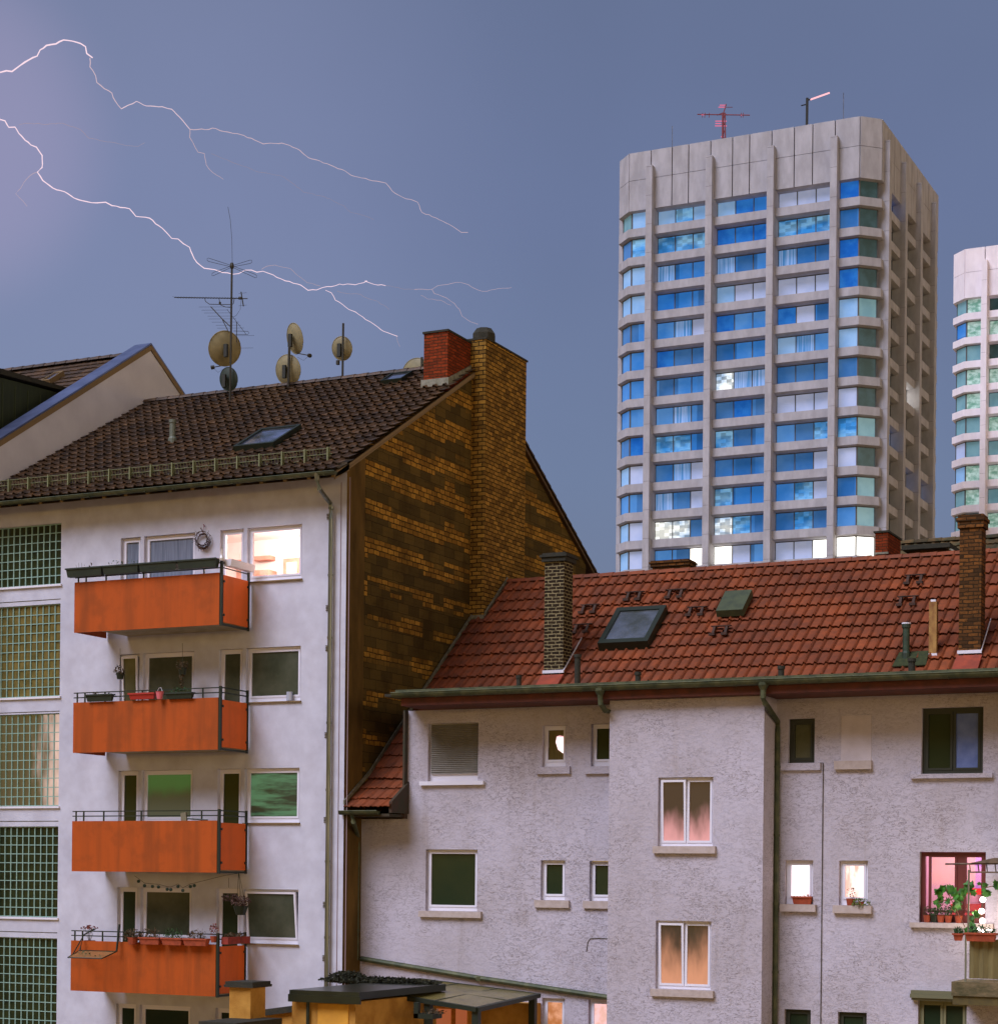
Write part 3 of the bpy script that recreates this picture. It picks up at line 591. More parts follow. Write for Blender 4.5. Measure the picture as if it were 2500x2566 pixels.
wreath()
# second balcony
z2 = bz[1] + 1.2
planter('planter', PY(214, 1748, 36.5).x, PY(279, 1748, 36.5).x, 36.5, 36.62, z2 - .03, z2 + .13, green_plastic, 'small dark trough on the left of the second balcony rail', dry_m, 16, .05)
planter('planter', PY(322, 1745, 36.5).x, PY(385, 1745, 36.5).x, 36.5, 36.62, z2 - .02, z2 + .12, red_plastic, 'small red trough in the middle of the second balcony rail', None)
planter('planter', PY(415, 1745, 36.5).x, PY(480, 1745, 36.5).x, 36.5, 36.62, z2 - .04, z2 + .1, green_plastic, 'dark trough with bushy green leaves on the second balcony rail', green_m, 60, .09)
c = PY(400, 1752, 36.5); t = thing('flower_pot', c, 'little pink pot clipped to the second balcony rail', 'flower pot'); m = MB(); m.lathe(c, (0, 0, 1), [(0, 0), (.06, 0), (.09, .16), (.1, .17), (.08, .15)], 12); m.build('pot', pink_plastic, t); m = MB(); m.tube([c + Vector((-.08, 0, .15)), c + Vector((-.02, 0, .25)), c + Vector((.03, 0, .26)), c + Vector((.08, 0, .15))], .006, 4); m.build('handle', trim_white, t)
def hanging(px, py_top, py_bot, Y, label, r=.1, plant=dry_m, pot=dark_metal, name='hanging_pot', cat='hanging plant', trail=0.):
    a = PY(px, py_top, Y); b = PY(px, py_bot, Y); t = thing(name, b, label, cat); m = MB(); m.tube([a, (a + b) / 2 + Vector((.004, 0, 0)), b + Vector((0, 0, .1))], .006, 4); m.build('cord', dark_metal, t)
    m = MB(); m.lathe(b, (0, 0, 1), [(0, 0), (r * .7, .0), (r, .15), (r * .92, .14)], 12); m.build('pot', pot, t); m = MB(); m.leaves(b + Vector((0, 0, .2)), (r * 1.5, r * 1.5, .15), 90, .03)
    if trail: m.leaves(b + Vector((-.02, 0, -trail / 2)), (r * .6, r * .6, trail), 60, .03)
    m.build('plants', plant, t)
hanging(301, 1625, 1702, 37.2, 'dark pot hanging on a long cord in front of the second floor balcony door', .1)
hanging(457, 1612, 1690, 37.2, 'trailing dark plant hanging on a cord before the wide window of the second balcony', .1, dry_m, dark_metal, trail=.25)
c = PY(727, 1748, Y1 + .03); t = thing('jar', (c.x, Y1 + .02, c.z), 'pale glass jar on the sill of the second floor window', 'jar'); m = MB(); m.lathe((c.x, Y1 - .0, 10.96), (0, 0, 1), [(0, 0), (.07, 0), (.07, .2), (.0, .2)], 12); m.build('glass', M('jar_glass', S(170, 176, 190), .2), t)
# third balcony: crumpled sheet on the floor behind the rail
c = PY(465, 2050, 36.62); t = thing('folded_chair', (c.x, 36.7, bz[2] + .2), 'pale folded garden chair leaning behind the third balcony rail', 'chair')
m = MB(); a = PY(452, 2038, 36.62); m.prism([a, a + Vector((.14, 0, .02)), a + Vector((.28, 0, -1.0)), a + Vector((.1, 0, -1.0))], (0, .05, 0)); m.build('backrest', M('pale_canvas', S(120, 112, 88), .9), t); m = MB(); m.tube([a + Vector((.1, .02, -.12)), a + Vector((.72, .02, -.16))], .02, 6); m.tube([a + Vector((.3, .02, -.2)), a + Vector((.6, .02, -1.0))], .015, 6); m.build('frame', dark_metal, t)
# fourth balcony
z4 = bz[3] + 1.17
boxes = [(352, 402, 'terracotta flower box beside the dry bush on the lowest balcony', dry_m), (408, 458, 'terracotta flower box in the middle of the lowest balcony rail', green_m), (462, 520, 'longest terracotta flower box on the lowest balcony rail, nearest the corner', dry_m)]
for a, b, lb, pl in boxes: planter('flower_box', PY(a, 2355, 36.45).x, PY(b, 2355, 36.45).x, 36.38, 36.56, z4 - .04, z4 + .12, terracotta, lb, pl, 120, .16, 'terracotta boxes on the lowest balcony', .03)
t = thing('flower_box', (BX1 + .1, 37.1, z4), 'red flower box on the side rail of the lowest balcony', 'flower box'); m = MB(); m.box(BX1 + .02, BX1 + .2, 36.7, 37.6, z4 - .0, z4 + .16); m.build('box', M('red_box', S(160, 54, 34), .8, S(120, 44, 30), 6.), t); m = MB(); m.leaves((BX1 + .1, 37.15, z4 + .2), (.1, .45, .07), 160, .03); m.build('plants', dry_m, t)
c = PY(333, 2345, 36.5); t = thing('dry_bush', c, 'dark dried bush in a pot at the left of the terracotta boxes', 'plant'); m = MB(); m.leaves(c, (.26, .15, .16), 260, .03); m.build('leaves', dry_m, t); m = MB(); m.lathe(c - Vector((0, 0, .2)), (0, 0, 1), [(0, 0), (.1, 0), (.14, .16), (.12, .16)], 10); m.build('pot', terracotta, t)
c = PY(536, 2340, 36.6); t = thing('potted_plant', c, 'small reddish plant at the corner post of the lowest balcony', 'plant'); m = MB(); m.leaves(c + Vector((0, 0, .08)), (.1, .1, .16), 60, .03); m.build('leaves', red_leaf, t); m = MB(); m.lathe(c - Vector((0, 0, .2)), (0, 0, 1), [(0, 0), (.06, 0), (.09, .14), (.07, .14)], 10); m.build('pot', terracotta, t)
def rack():
    a = PY(166, 2401, 35.75); t = thing('drying_rack', (a.x + .6, 36.2, a.z), 'folding wire drying rack hung outside the lowest balcony', 'drying rack')
    A = PY(170, 2400, 35.85); B = PY(255, 2405, 35.85); Cc = PY(292, 2378, 36.45); D = PY(200, 2370, 36.45); z = A.z; B.z = z; D.z = z + .14; Cc.z = z + .14; m = MB(); m.tube([A, B, Cc, D], .014, 5, closed=True); m.build('frame', dark_metal, t)
    m = MB()
    for i in range(1, 11): u = i / 11; m.tube([A.lerp(D, u), B.lerp(Cc, u)], .005, 4)
    m.build('wires', M('rack_wire', S(168, 130, 80), .5, metal=.4), t)
    m = MB(); m.tube([D, D + Vector((.02, .1, .35)), D + Vector((.3, .15, .5))], .02, 5); m.tube([A.lerp(D, .4), D + Vector((0, .1, .3))], .014, 5); m.build('arm', dark_metal, t); m = MB(); m.tube([Cc, Cc + Vector((0, .1, .62))], .025, 5); m.build('arm', dark_metal, t)
    m = MB()
    for i in range(7): p = A.lerp(D, random.uniform(.1, .9)).lerp(B.lerp(Cc, .5), random.uniform(.1, .8)); m.leaves(p + Vector((0, 0, -.03)), (.04, .04, .05), 8, .03)
    m.build('pegs', green_m, t)
rack()
c = PY(225, 2325, 36.95); t = thing('potted_plant', c, 'wispy red leaved plant behind the drying rack', 'plant'); m = MB()
for i in range(9): m.tube([c + Vector((0, 0, -.35)), c + Vector((random.uniform(-.1, .1), 0, -.15)), c + Vector((random.uniform(-.25, .25), 0, random.uniform(-.02, .04)))], .005, 3)
m.build('stems', dry_m, t); m = MB(); m.leaves(c, (.27, .1, .05), 70, .028); m.build('leaves', red_leaf, t); m = MB(); m.lathe(c - Vector((0, 0, 1.1)), (0, 0, 1), [(0, 0), (.1, 0), (.14, .8), (.12, .8)], 10); m.build('pot', terracotta, t)
# lantern string
cs = [(347, 2209), (362, 2220), (382, 2222), (397, 2223), (419, 2229), (428, 2230), (446, 2222), (458, 2232), (477, 2222), (487, 2220)]
t = thing('lantern_string', PY(400, 2230, 37.0), 'string of ten small round lanterns under the third balcony', 'lantern string'); m = MB(); pts = [PY(*q, 37.0) + Vector((0, 0, .06)) for q in cs]; m.tube([PY(337, 2195, 37.0)] + pts + [PY(520, 2205, 36.9), PY(560, 2195, 36.8), PY(600, 2188, 36.8)], .005, 4); m.build('cord', dark_metal, t)
for q in cs: c = PY(*q, 37.0); m = MB(); m.lathe(c - Vector((0, 0, .04)), (0, 0, 1), [(0, 0), (.03, .01), (.042, .04), (.03, .07), (0, .08)], 10); m.build('lantern', M('teal_lantern', S(34, 62, 52), .5), t)
# hanging basket
c = PY(603, 2280, 36.9); t = thing('hanging_basket', c, 'big hanging basket of dried flowers below the corner of the third balcony', 'hanging plant')
m = MB(); top = PY(598, 2185, 36.7)
for dx in (-.1, .1, 0): m.tube([top, c + Vector((dx, 0, .2))], .006, 4)
m.tube([PY(573, 2200, 36.9), PY(573, 2225, 36.9)], .006, 4); m.build('cord', dark_metal, t); m = MB(); m.lathe(c - Vector((0, 0, .12)), (0, 0, 1), [(0, 0), (.1, .0), (.17, .2), (.15, .2)], 12); m.build('basket', dark_metal, t); m = MB(); m.leaves(c + Vector((0, 0, .18)), (.24, .2, .14), 320, .028); m.leaves(c + Vector((-.28, 0, .26)), (.24, .1, .09), 130, .028); m.build('plants', M('dried_flower', S(98, 66, 56), .95, S(56, 44, 32), 20.), t)

# ------------------------------------------------------------------ dishes and antennas on the ridge
def dish(root, c, nrm, w, h, mat, lnb=None):
    c = Vector(c); n = Vector(nrm).normalized(); c = EY + (c - EY) * (1 + .17 / 42); u = n.cross(Vector((0, 0, 1))).normalized(); q = u.cross(n).normalized(); m = MB(); K = 32; R = 6; base = 0
    for j in range(R + 1):
        for k in range(K):
            a = 2 * math.pi * k / K; rr = j / R; m.v.append(c + u * math.cos(a) * rr * w / 2 + q * math.sin(a) * rr * h / 2 - n * (.12 * w * (1 - rr * rr)))
    for j in range(R):
        for k in range(K): m.f.append((j * K + k, j * K + (k + 1) % K, (j + 1) * K + (k + 1) % K, (j + 1) * K + k)); m.m.append(0); m.t.append(.5)
    m.tube([c + u * math.cos(2 * math.pi * k / K) * w / 2 + q * math.sin(2 * math.pi * k / K) * h / 2 for k in range(K)], .012, 5, closed=True)
    d = m.build('dish', mat, root, smooth=True)
    b = MB(); p = c - n * .16; b.box(p.x - .05, p.x + .05, p.y - .06, p.y + .02, p.z - .22, p.z + .12)
    b.build('bracket', M('black_bracket', S(36, 36, 24), .7), d)
    if lnb is not None:
        e = MB(); a = c - q * h * .48; e.tube([a, lnb], .013, 5); e.lathe(lnb, (lnb - a), [(.0, -.05), (.05, -.04), (.055, .05), (0, .06)], 8); e.tube([lnb, (a + lnb) / 2 - Vector((0, 0, .16)), a - Vector((0, 0, .1))], .004, 3); e.build('feed_arm', mast_m, d)
    return d
back = (.25, .93, .28)                                               # dishes look away from the camera, their backs towards us
Ym = 43.6; P = lambda x, y: PY(x, y, Ym)
t = thing('antenna_mast', P(576, 1005), 'tall mast on the ridge with a crossed dipole, yagi antennas and two dishes', 'antenna')
m = MB(); m.tube([P(576, 1006), P(578, 900), P(581, 663)], [.03, .028, .028], 8); m.build('mast', mast_m, t)
m = MB(); m.tube([P(582, 665), P(581, 600), P(577, 550), P(571, 518)], .006, 4); m.build('whip', mast_m, t)
m = MB(); ctr = P(581, 667); m.lathe(ctr - Vector((0, 0, .05)), (0, 0, 1), [(0, 0), (.05, .0), (.06, .06), (.04, .14), (0, .15)], 8)
for (p1, p2) in (((521, 650), (-1)), ((533, 687), 1), ((629, 655), -1), ((641, 692), 1)):
    e = P(*p1); d = (e - ctr); o = Vector((0, 0, .045)); q = d.normalized() * .05
    m.tube([ctr + o * .4, e + o - q * .5, e + o * .6 + q * .5, e - o * .6 + q * .5, e - o - q * .5, ctr - o * .4], .006, 4)
m.build('crossed_dipole', mast_m, t)
m = MB(); m.tube([P(437, 745), P(620, 748)], .013, 5)
for i in range(24): p = P(440, 745).lerp(P(598, 747), i / 23); m.tube([p + Vector((-.03, -.1, -.0)), p + Vector((.03, .1, .0))], .004, 3)
m.tube([P(513, 747), P(515, 755), P(525, 762), P(580, 763)], .01, 5); m.tube([P(549, 749), P(551, 760)], .01, 5); m.lathe(P(551, 762), (0, 0, 1), [(0, 0), (.03, 0), (.03, .06), (0, .06)], 8); m.tube([P(553, 764), P(565, 769), P(580, 770)], .01, 5); m.tube([P(587, 747), P(585, 760), P(580, 765)], .01, 5)
m.tube([P(604, 731), P(610, 767)], .016, 5); m.lathe(P(602, 749), (0, 0, 1), [(0, 0), (.06, 0), (.05, .05), (0, .05)], 8)
for y in (733, 748, 764): m.tube([P(598, y + 2), P(618, y)], .004, 3)
m.tube([P(604, 752), P(602, 775), P(592, 790), P(583, 795)], .005, 4); m.build('yagi_antenna', mast_m, t)
m = MB(); m.tube([P(528, 768), P(556, 798), P(576, 817)], .014, 5); m.tube([P(556, 798), P(573, 832)], .012, 5); m.tube([P(569, 775), P(617, 838)], .006, 4); m.tube([P(593, 806), P(593, 858)], .01, 5)
for i, (a, b, y) in enumerate(((498, 578, 769), (505, 572, 777), (511, 578, 784), (520, 580, 792), (523, 592, 799), (531, 599, 807), (541, 604, 815), (544, 611, 822), (585, 637, 841), (598, 634, 872))): m.tube([P(a, y), P(b, y - .5)], .004, 3)
m.tube([P(585, 829), P(621, 830), P(624, 834), P(621, 838), P(590, 838)], .006, 4); m.build('yagi_antenna', mast_m, t)
dish(t, P(563, 873), (-.75, .62, .3), .88, .92, dish_m, P(528, 918) + Vector((0, .1, 0)))
dish(t, P(573, 950), (.15, .95, .2), .62, .62, dish_dark)
Ym = 44.1; t = thing('satellite_dish', P(722, 972), 'pair of beige dishes one above the other in the middle of the ridge', 'satellite dish')
m = MB(); m.tube([P(722, 975), P(724, 900), P(726, 845)], .035, 8); m.tube([P(700, 1000), P(712, 985), P(718, 972)], .008, 4); m.build('mast', mast_m, t)
dish(t, P(739, 848), (.28, .92, .25), .60, .80, dish_m, P(780, 893) + Vector((0, -.1, 0))); dish(t, P(722, 927), (.05, .97, .22), .78, .80, dish_m)
Ym = 44.5; t = thing('satellite_dish', P(858, 952), 'single small dish on a thin pole right of the paired dishes', 'satellite dish')
m = MB(); m.tube([P(858, 955), P(860, 810)], .03, 8); m.build('mast', mast_m, t); dish(t, P(857, 873), (-.1, .95, .25), .57, .62, dish_m); m = MB(); c = P(848, 908); m.box(c.x - .03, c.x + .04, c.y - .08, c.y, c.z - .07, c.z + .04); m.build('receiver', mast_m, t)
Ym = 46.0; t = thing('satellite_dish', P(1045, 945), 'dark dish half hidden behind the ridge beside the red chimney', 'satellite dish')
m = MB(); m.tube([P(1057, 960), P(1057, 895)], .035, 8); m.build('mast', mast_m, t); dish(t, P(1045, 938), (.1, .95, .2), .95, .85, dish_m)

# ================================================================== neighbour with the white gable
nb = thing('gabled_house', (-36, 44.6, 0), 'taller house on the far left with a bare pale gable wall and brown roof', 'building')
xn = X0; ap = 21.66; sn = .63
m = MB(); m.prism([(xn, 36.9, 0), (xn, 52.3, 0), (xn, 52.3, ap - sn * 7.7), (xn, 44.6, ap), (xn, 36.9, ap - sn * 7.7)], (-.3, 0, 0)); m.build('wall', M('pale_gable_render', (.66, .65, .72, 1), .95, (.58, .57, .64, 1), .9, bump=.3, bs=40, spec=.1), nb)
m = MB(); m.box(-48, xn - .31, 38, 51, 0, 16); m.build('wall', wall_white, nb)
m = MB(); yr = 44.6; zrn = 21.42
tiles(m, (-46, yr, zrn), (1, 0, 0), (0, -1, -sn), (0, -sn, 1), -32.85 + 46, 8.6, .25, .365, 4, .035, .03)
m.prism([(-46, yr, zrn), (-46, 52.3, zrn - sn * 7.7), (-46, 52.3, zrn - sn * 7.7 - .12), (-46, yr, zrn - .14)], (13.1, 0, 0)); nr = m.build('roof', dark_tile, nb)
m = MB(); ridge_caps(m, (-46, yr, zrn + .03), (-32.9, yr, zrn + .03), .12); m.build('ridge', dark_tile, nr)
m = MB()
for (dx0, dx1, h) in ((-.52, .03, .03),):
    m.prism([(xn + dx1, 36.8, ap - sn * 7.8 + h), (xn + dx1, 44.6, ap + h), (xn + dx1, 44.6, ap + .05 + h), (xn + dx1, 36.8, ap - sn * 7.8 + .05 + h)], (dx0 - dx1, 0, 0)); m.prism([(xn + dx1, 44.6, ap + h), (xn + dx1, 52.4, ap - sn * 7.8 + h), (xn + dx1, 52.4, ap - sn * 7.8 + .05 + h), (xn + dx1, 44.6, ap + .05 + h)], (dx0 - dx1, 0, 0))
m.build('coping', M('coping_metal', S(120, 130, 165), .35, S(96, 106, 138), 2., metal=.6), nr)
m = MB(); m.prism([(xn + .04, 36.9, ap - sn * 7.7 - .13), (xn + .04, 44.6, ap - .13), (xn + .04, 44.6, ap + .02), (xn + .04, 36.9, ap - sn * 7.7 + .02)], (-.03, 0, 0)); m.prism([(xn + .04, 44.6, ap - .13), (xn + .04, 52.3, ap - sn * 7.7 - .13), (xn + .04, 52.3, ap - sn * 7.7 + .02), (xn + .04, 44.6, ap + .02)], (-.03, 0, 0)); m.build('verge_board', soffit_l, nr)
def nrp(px, py): return PR(px, py, yr, zrn, sn)
roof_window(rectify(nrp(107, 967), nrp(128, 967), nrp(140, 948), nrp(164, 942), yr, zrn, sn), .14, soffit_l, sky_glass, nb)
q = nrp(160, 983); xd = q.x; m = MB(); m.prism([(xd, q.y, q.z - .2), (xd, q.y - 5, q.z - .2 - sn * 5), (xd, q.y - 5, q.z - .35), (xd, q.y, q.z - .05)], (-6, 0, 0)); dm = m.build('dormer', M('green_dormer_cladding', S(44, 54, 30), .8, S(34, 44, 26), 3., (4, 4, .3)), nb)
m = MB(); m.prism([(xd + .12, q.y + .15, q.z + .02), (xd + .12, q.y - 5, q.z - .3), (xd + .12, q.y - 5, q.z - .12), (xd + .12, q.y + .15, q.z + .12)], (-6.2, 0, 0)); m.build('dormer_roof', dark_cap, dm)
m = MB()
for i in range(9): y = q.y - .5 - i * .5; m.box(xd + .003, xd + .02, y, y + .02, q.z - .25 - sn * (.5 + i * .5), q.z - .3)
m.build('cladding_seams', M('seam_metal', S(62, 72, 44), .7), dm)

# ================================================================== plastered house with the red roof
Y2 = 38.6; YBAY = 37.77; WT = 10.72; BXL, BXR = -15.65, -12.29; XE = -2.0
hs = thing('plastered_house', (-13, Y2, 0), 'rough pale plastered house with a red pantile roof, brick chimneys and a projecting bay', 'building')
white_frame = trim_white
def op(a, b, c, d, Y=Y2):                                            # opening from its corners on the wall plane
    p = PY(a, c, Y); q = PY(b, d, Y); return (p.x, q.x, q.z, p.z)
W = {}
W['shutter'] = op(1073, 1197, 1814, 1957); W['s1'] = op(1359, 1417, 1819, 1921); W['s2'] = op(1481, 1540, 1815, 1920)
W['big'] = op(1067, 1195, 2129, 2285); W['s3'] = op(1355, 1415, 2156, 2257); W['s4'] = op(1477, 1540, 2158, 2259)
W['b1'] = op(1358, 1414, 2501, 2600); W['b2'] = op(1474, 1535, 2505, 2600)
W['d1'] = op(1975, 2040, 1802, 1912); W['d2'] = op(2309, 2462, 1775, 1938); W['l1'] = op(1967, 2036, 2156, 2267); W['l2'] = op(2102, 2173, 2157, 2270)
W['kit'] = op(2304, 2468, 2135, 2315); W['e1'] = op(1965, 2030, 2529, 2640); W['e2'] = op(2099, 2170, 2536, 2650); W['sb'] = op(2300, 2420, 2507, 2700)
BW = {'y1': op(1649, 1785, 1949, 2121, YBAY), 'y2': op(1643, 1780, 2307, 2483, YBAY)}
XL = -20.87
m = MB()
wall_y(m, X1 + .002, XL, 0, 8.3, Y2, [W['big']] if W['big'][0] < XL else [], .17)
wl = [W[k] for k in W if W[k][0] < BXL and W[k][0] >= XL]
wall_y(m, XL, BXL + .3, 0, WT, Y2, wl, .17)
wall_y(m, BXR, XE, 0, WT, Y2, [W[k] for k in W if W[k][0] > BXR], .17)
wall_y(m, BXL, BXR, 0, WT, YBAY, list(BW.values()), .17)
m.quad((BXR, YBAY, 0), (BXR, Y2, 0), (BXR, Y2, WT), (BXR, YBAY, WT)); m.quad((BXL, Y2, 0), (BXL, YBAY, 0), (BXL, YBAY, WT), (BXL, Y2, WT))
m.quad((XE, Y2, 0), (XE, 52, 0), (XE, 52, 11), (XE, Y2, 11)); m.quad((XE, 52, 0), (X1 + .6, 52, 0), (X1 + .6, 52, 9), (XE, 52, 9)); m.poly([(XE, Y2, 11), (XE, 52, 11), (XE, 45.4, 14.5)])
m.build('wall', plaster, hs)
def simple_win(key, cells, fm, panes, Y=Y2, sill=None, bottom=None, fw=.05, sm_=None, dz=0., label=None, tilt=None):
    x0, x1, z0, z1 = (W.get(key) or BW.get(key)); b = bottom or fw; n = cells; cl = []; xx = x0 + fw; wd = (x1 - x0 - 2 * fw - .02 * (n - 1)) / n
    for i in range(n): cl.append((xx, xx + wd, z0 + b, z1 - fw, panes[i], (tilt or {}).get(i, 0))); xx += wd + .02
    return window(hs, x0, x1, z0, z1, Y, fm, cl, fw, .15, sill=sill, sill_mat=sm_, bottom=b, label=label)
dark_frame = M('dark_window_frame', S(40, 44, 30), .5); red_frame = M('dark_red_window_frame', S(96, 36, 30), .5)
SL = (.12, .07, .16)
o = simple_win('shutter', 1, white_frame, [dark_glass], sill=(.17, .09, .09), sm_=trim_white, bottom=.17, label='window closed by a ribbed roller shutter')
x0, x1, z0, z1 = W['shutter']; m = MB(); n = 26; zb = z0 + .17
for i in range(n): a = zb + (z1 - .02 - zb) * i / n; b = zb + (z1 - .02 - zb) * (i + 1) / n; m.quad((x0 + .05, Y2 + .045, a), (x1 - .01, Y2 + .045, a), (x1 - .01, Y2 + .07, (a * .25 + b * .75)), (x0 + .05, Y2 + .07, (a * .25 + b * .75))); m.quad((x0 + .05, Y2 + .07, (a * .25 + b * .75)), (x1 - .01, Y2 + .07, (a * .25 + b * .75)), (x1 - .01, Y2 + .045, b), (x0 + .05, Y2 + .045, b))
m.build('roller_shutter', shutter, o)
frost = lit('frosted_lit_glass', (.06, .03, .01, 1), .85, (.95, .42, .42, 1), axis=2, lo=8.5, hi=7.75)
frost2 = lit('frosted_lit_glass_low', (.05, .026, .008, 1), .8, (.85, .36, .2, 1), axis=2, lo=6.0, hi=4.9)
lowlit = lit('orange_lit_glass', (.5, .17, .05, 1), 1.0, (.8, .36, .2, 1), 3.); pinklit = lit('pink_lit_glass', (1.1, .62, .62, 1), 1.0, (.9, .5, .42, 1), 6.)
hotlit = lit('white_lit_glass', (2.2, 1.75, 1.8, 1), 1.0); hotlit2 = lit('curtained_lit_glass', (1.9, 1.25, 1.15, 1), 1.0, (1.2, .62, .5, 1), 3., (2, 2, .5))
lampy = M('bedroom_glass', S(52, 48, 36), .2, S(70, 58, 44), 3., (8, 8, .5))
simple_win('s1', 1, white_frame, [lampy], sill=SL, sm_=plaster, bottom=.11); simple_win('s2', 1, white_frame, [dark_glass2], sill=SL, sm_=plaster, bottom=.11)
# lit lamp shade glowing behind the small window
x0, x1, z0, z1 = W['s1']; t = lambda u, v: (x0 + (x1 - x0) * u, Y2 + .092, z0 + (z1 - z0) * v)
m = MB(); m.prism([t(.50, .60), t(.60, .42), t(.80, .33), t(.9, .34), t(.86, .56), t(.82, .74), t(.66, .76), t(.54, .74)], (0, .02, 0)); m.build('lampshade_glow', lit('lamp_shade_glow', (2.2, 1.5, 1.5, 1), 1., (1.0, .4, .45, 1), axis=2, lo=z0 + (z1 - z0) * .66, hi=z0 + (z1 - z0) * .76), hs)
simple_win('big', 1, white_frame, [dark_glass2], sill=(.13, .09, .14), sm_=sill_brick, bottom=.09); simple_win('s3', 1, white_frame, [dark_glass2], sill=SL, sm_=sill_brick, bottom=.09); simple_win('s4', 1, white_frame, [dark_glass2], sill=SL, sm_=sill_brick, bottom=.09)
simple_win('b1', 1, white_frame, [lowlit]); simple_win('b2', 1, white_frame, [pinklit])
simple_win('y1', 2, white_frame, [frost, frost], YBAY, (.08, .09, .15), .07, sm_=sill_brick, tilt={0: .06}); simple_win('y2', 2, white_frame, [frost2, frost2], YBAY, (.08, .09, .15), .07, sm_=sill_brick, tilt={0: .06})
simple_win('d1', 1, dark_frame, [dark_glass], sill=(.14, .07, .15), sm_=plaster, fw=.07)
blue_pane = M('sky_blue_blind', S(112, 130, 180), .4, S(90, 108, 160), 3., spec=.3)
simple_win('d2', 2, dark_frame, [dark_glass2, blue_pane], sill=(.2, .09, .09), sm_=plaster, fw=.075)
simple_win('l1', 1, white_frame, [hotlit], sill=(.08, .1, .15), sm_=sill_brick, fw=.06, bottom=.12); simple_win('l2', 1, white_frame, [hotlit2], sill=(.1, .1, .16), sm_=sill_brick, fw=.06, bottom=.12)
x0, x1, z0, z1 = W['kit']; window(hs, x0, x1, z0, z1, Y2, red_frame, [(x0 + .16, x0 + .72, z0 + .2, z1 - .06, clear, 0), (x0 + .86, x1 - .06, z0 + .2, z1 - .06, clear, 0)], .09, .16, sill=(.17, .1, .1), sill_mat=sill_brick, bottom=.16, label='dark red framed kitchen window glowing pink')
simple_win('e1', 1, dark_frame, [dark_glass2]); simple_win('e2', 1, dark_frame, [dark_glass2])
o = simple_win('sb', 2, M('olive_frame', S(120, 118, 84), .6), [dark_glass2, dark_glass2], label='window under a projecting roller shutter box'); x0, x1, z0, z1 = W['sb']
m = MB(); m.box(x0 - .11, x1, Y2 - .12, Y2 - .001, z1 + .005, z1 + .05); m.box(x0 - .13, x1, Y2 - .16, Y2 - .001, z1 + .052, z1 + .13); m.box(x0 - .12, x1, Y2 - .13, Y2 - .001, z1 + .132, z1 + .2); m.build('shutter_box', M('shutter_box', S(104, 102, 72), .7), o)
# kitchen behind the pink window
x0, x1, z0, z1 = W['kit']; pinkroom = M('pink_kitchen_wall', (.8, .66, .72, 1), .9)
room(hs, x0 - .6, x1 + .6, z0 - .6, z1 + .5, Y2 + .35, Y2 + 3.0, pinkroom); lamp('kitchen_lamp', ((x0 + x1) / 2, Y2 + 1.6, z1 + .2), 62, (1, .55, .68), hs)
for nm, bx, mm in (('cupboard', (x0 + .55, x0 + .95, Y2 + 2.6, Y2 + 2.98, z1 - .75, z1 - .05), M('lilac_cupboard', S(170, 140, 215), .6)), ('towel', (x0 + .45, x0 + .78, Y2 + 2.2, Y2 + 2.25, z0 + .55, z1 - .72), M('red_towel', (.75, .03, .03, 1), .8)), ('worktop', (x0 + .1, x1, Y2 + 2.3, Y2 + 2.9, z0 - .2, z0 + .35), M('red_unit', (.6, .1, .08, 1), .6)), ('shelf', (x0 + .05, x0 + .5, Y2 + 2.2, Y2 + 2.5, z1 - .72, z1 - .69), trim_white)):
    m = MB(); m.box(*bx); m.build(nm, mm, hs)
# blind window outline
p = PY(2108, 1794, Y2); q = PY(2183, 1907, Y2); m = MB(); m.box(p.x, q.x, Y2 - .012, Y2 - .002, q.z, p.z); m.build('blocked_window', M('smooth_plaster', (.60, .54, .57, 1), .95, (.52, .46, .47, 1), 3., bump=.3), hs); p2 = PY(2092, 1908, Y2); q2 = PY(2185, 1928, Y2); m = MB(); m.box(p2.x, q2.x, Y2 - .09, Y2 - .002, q2.z, p2.z); m.build('sill', sill_brick, hs, label='sill under the blocked window')
# cable and pipes on the wall
m = MB(); a = PY(2050, 1912, Y2 - .02); b = PY(2062, 1912, Y2 - .02); m.tube([a, b, Vector((b.x, b.y, 0))], .009, 4); m.build('cable', joint_m, hs)
m = MB(); c = [PY(1469, 2385, Y2 - .01), PY(1472, 2362, Y2 - .01), PY(1478, 2353, Y2 - .01), PY(1500, 2352, Y2 - .01), PY(1521, 2353, Y2 - .01)]; m.tube(c, .008, 4); m.build('cable', joint_m, hs)
m = MB(); m.tube([PY(904, 2403, Y2 - .06), PY(1200, 2452, Y2 - .06), PY(1521, 2500, Y2 - .06), PY(1560, 2506, Y2 - .06)], .06, 8); m.tube([PY(1200, 2448, Y2 - .06), PY(1200, 2459, Y2 - .06)], .075, 8); m.build('sloping_drain', gutter_m, hs)
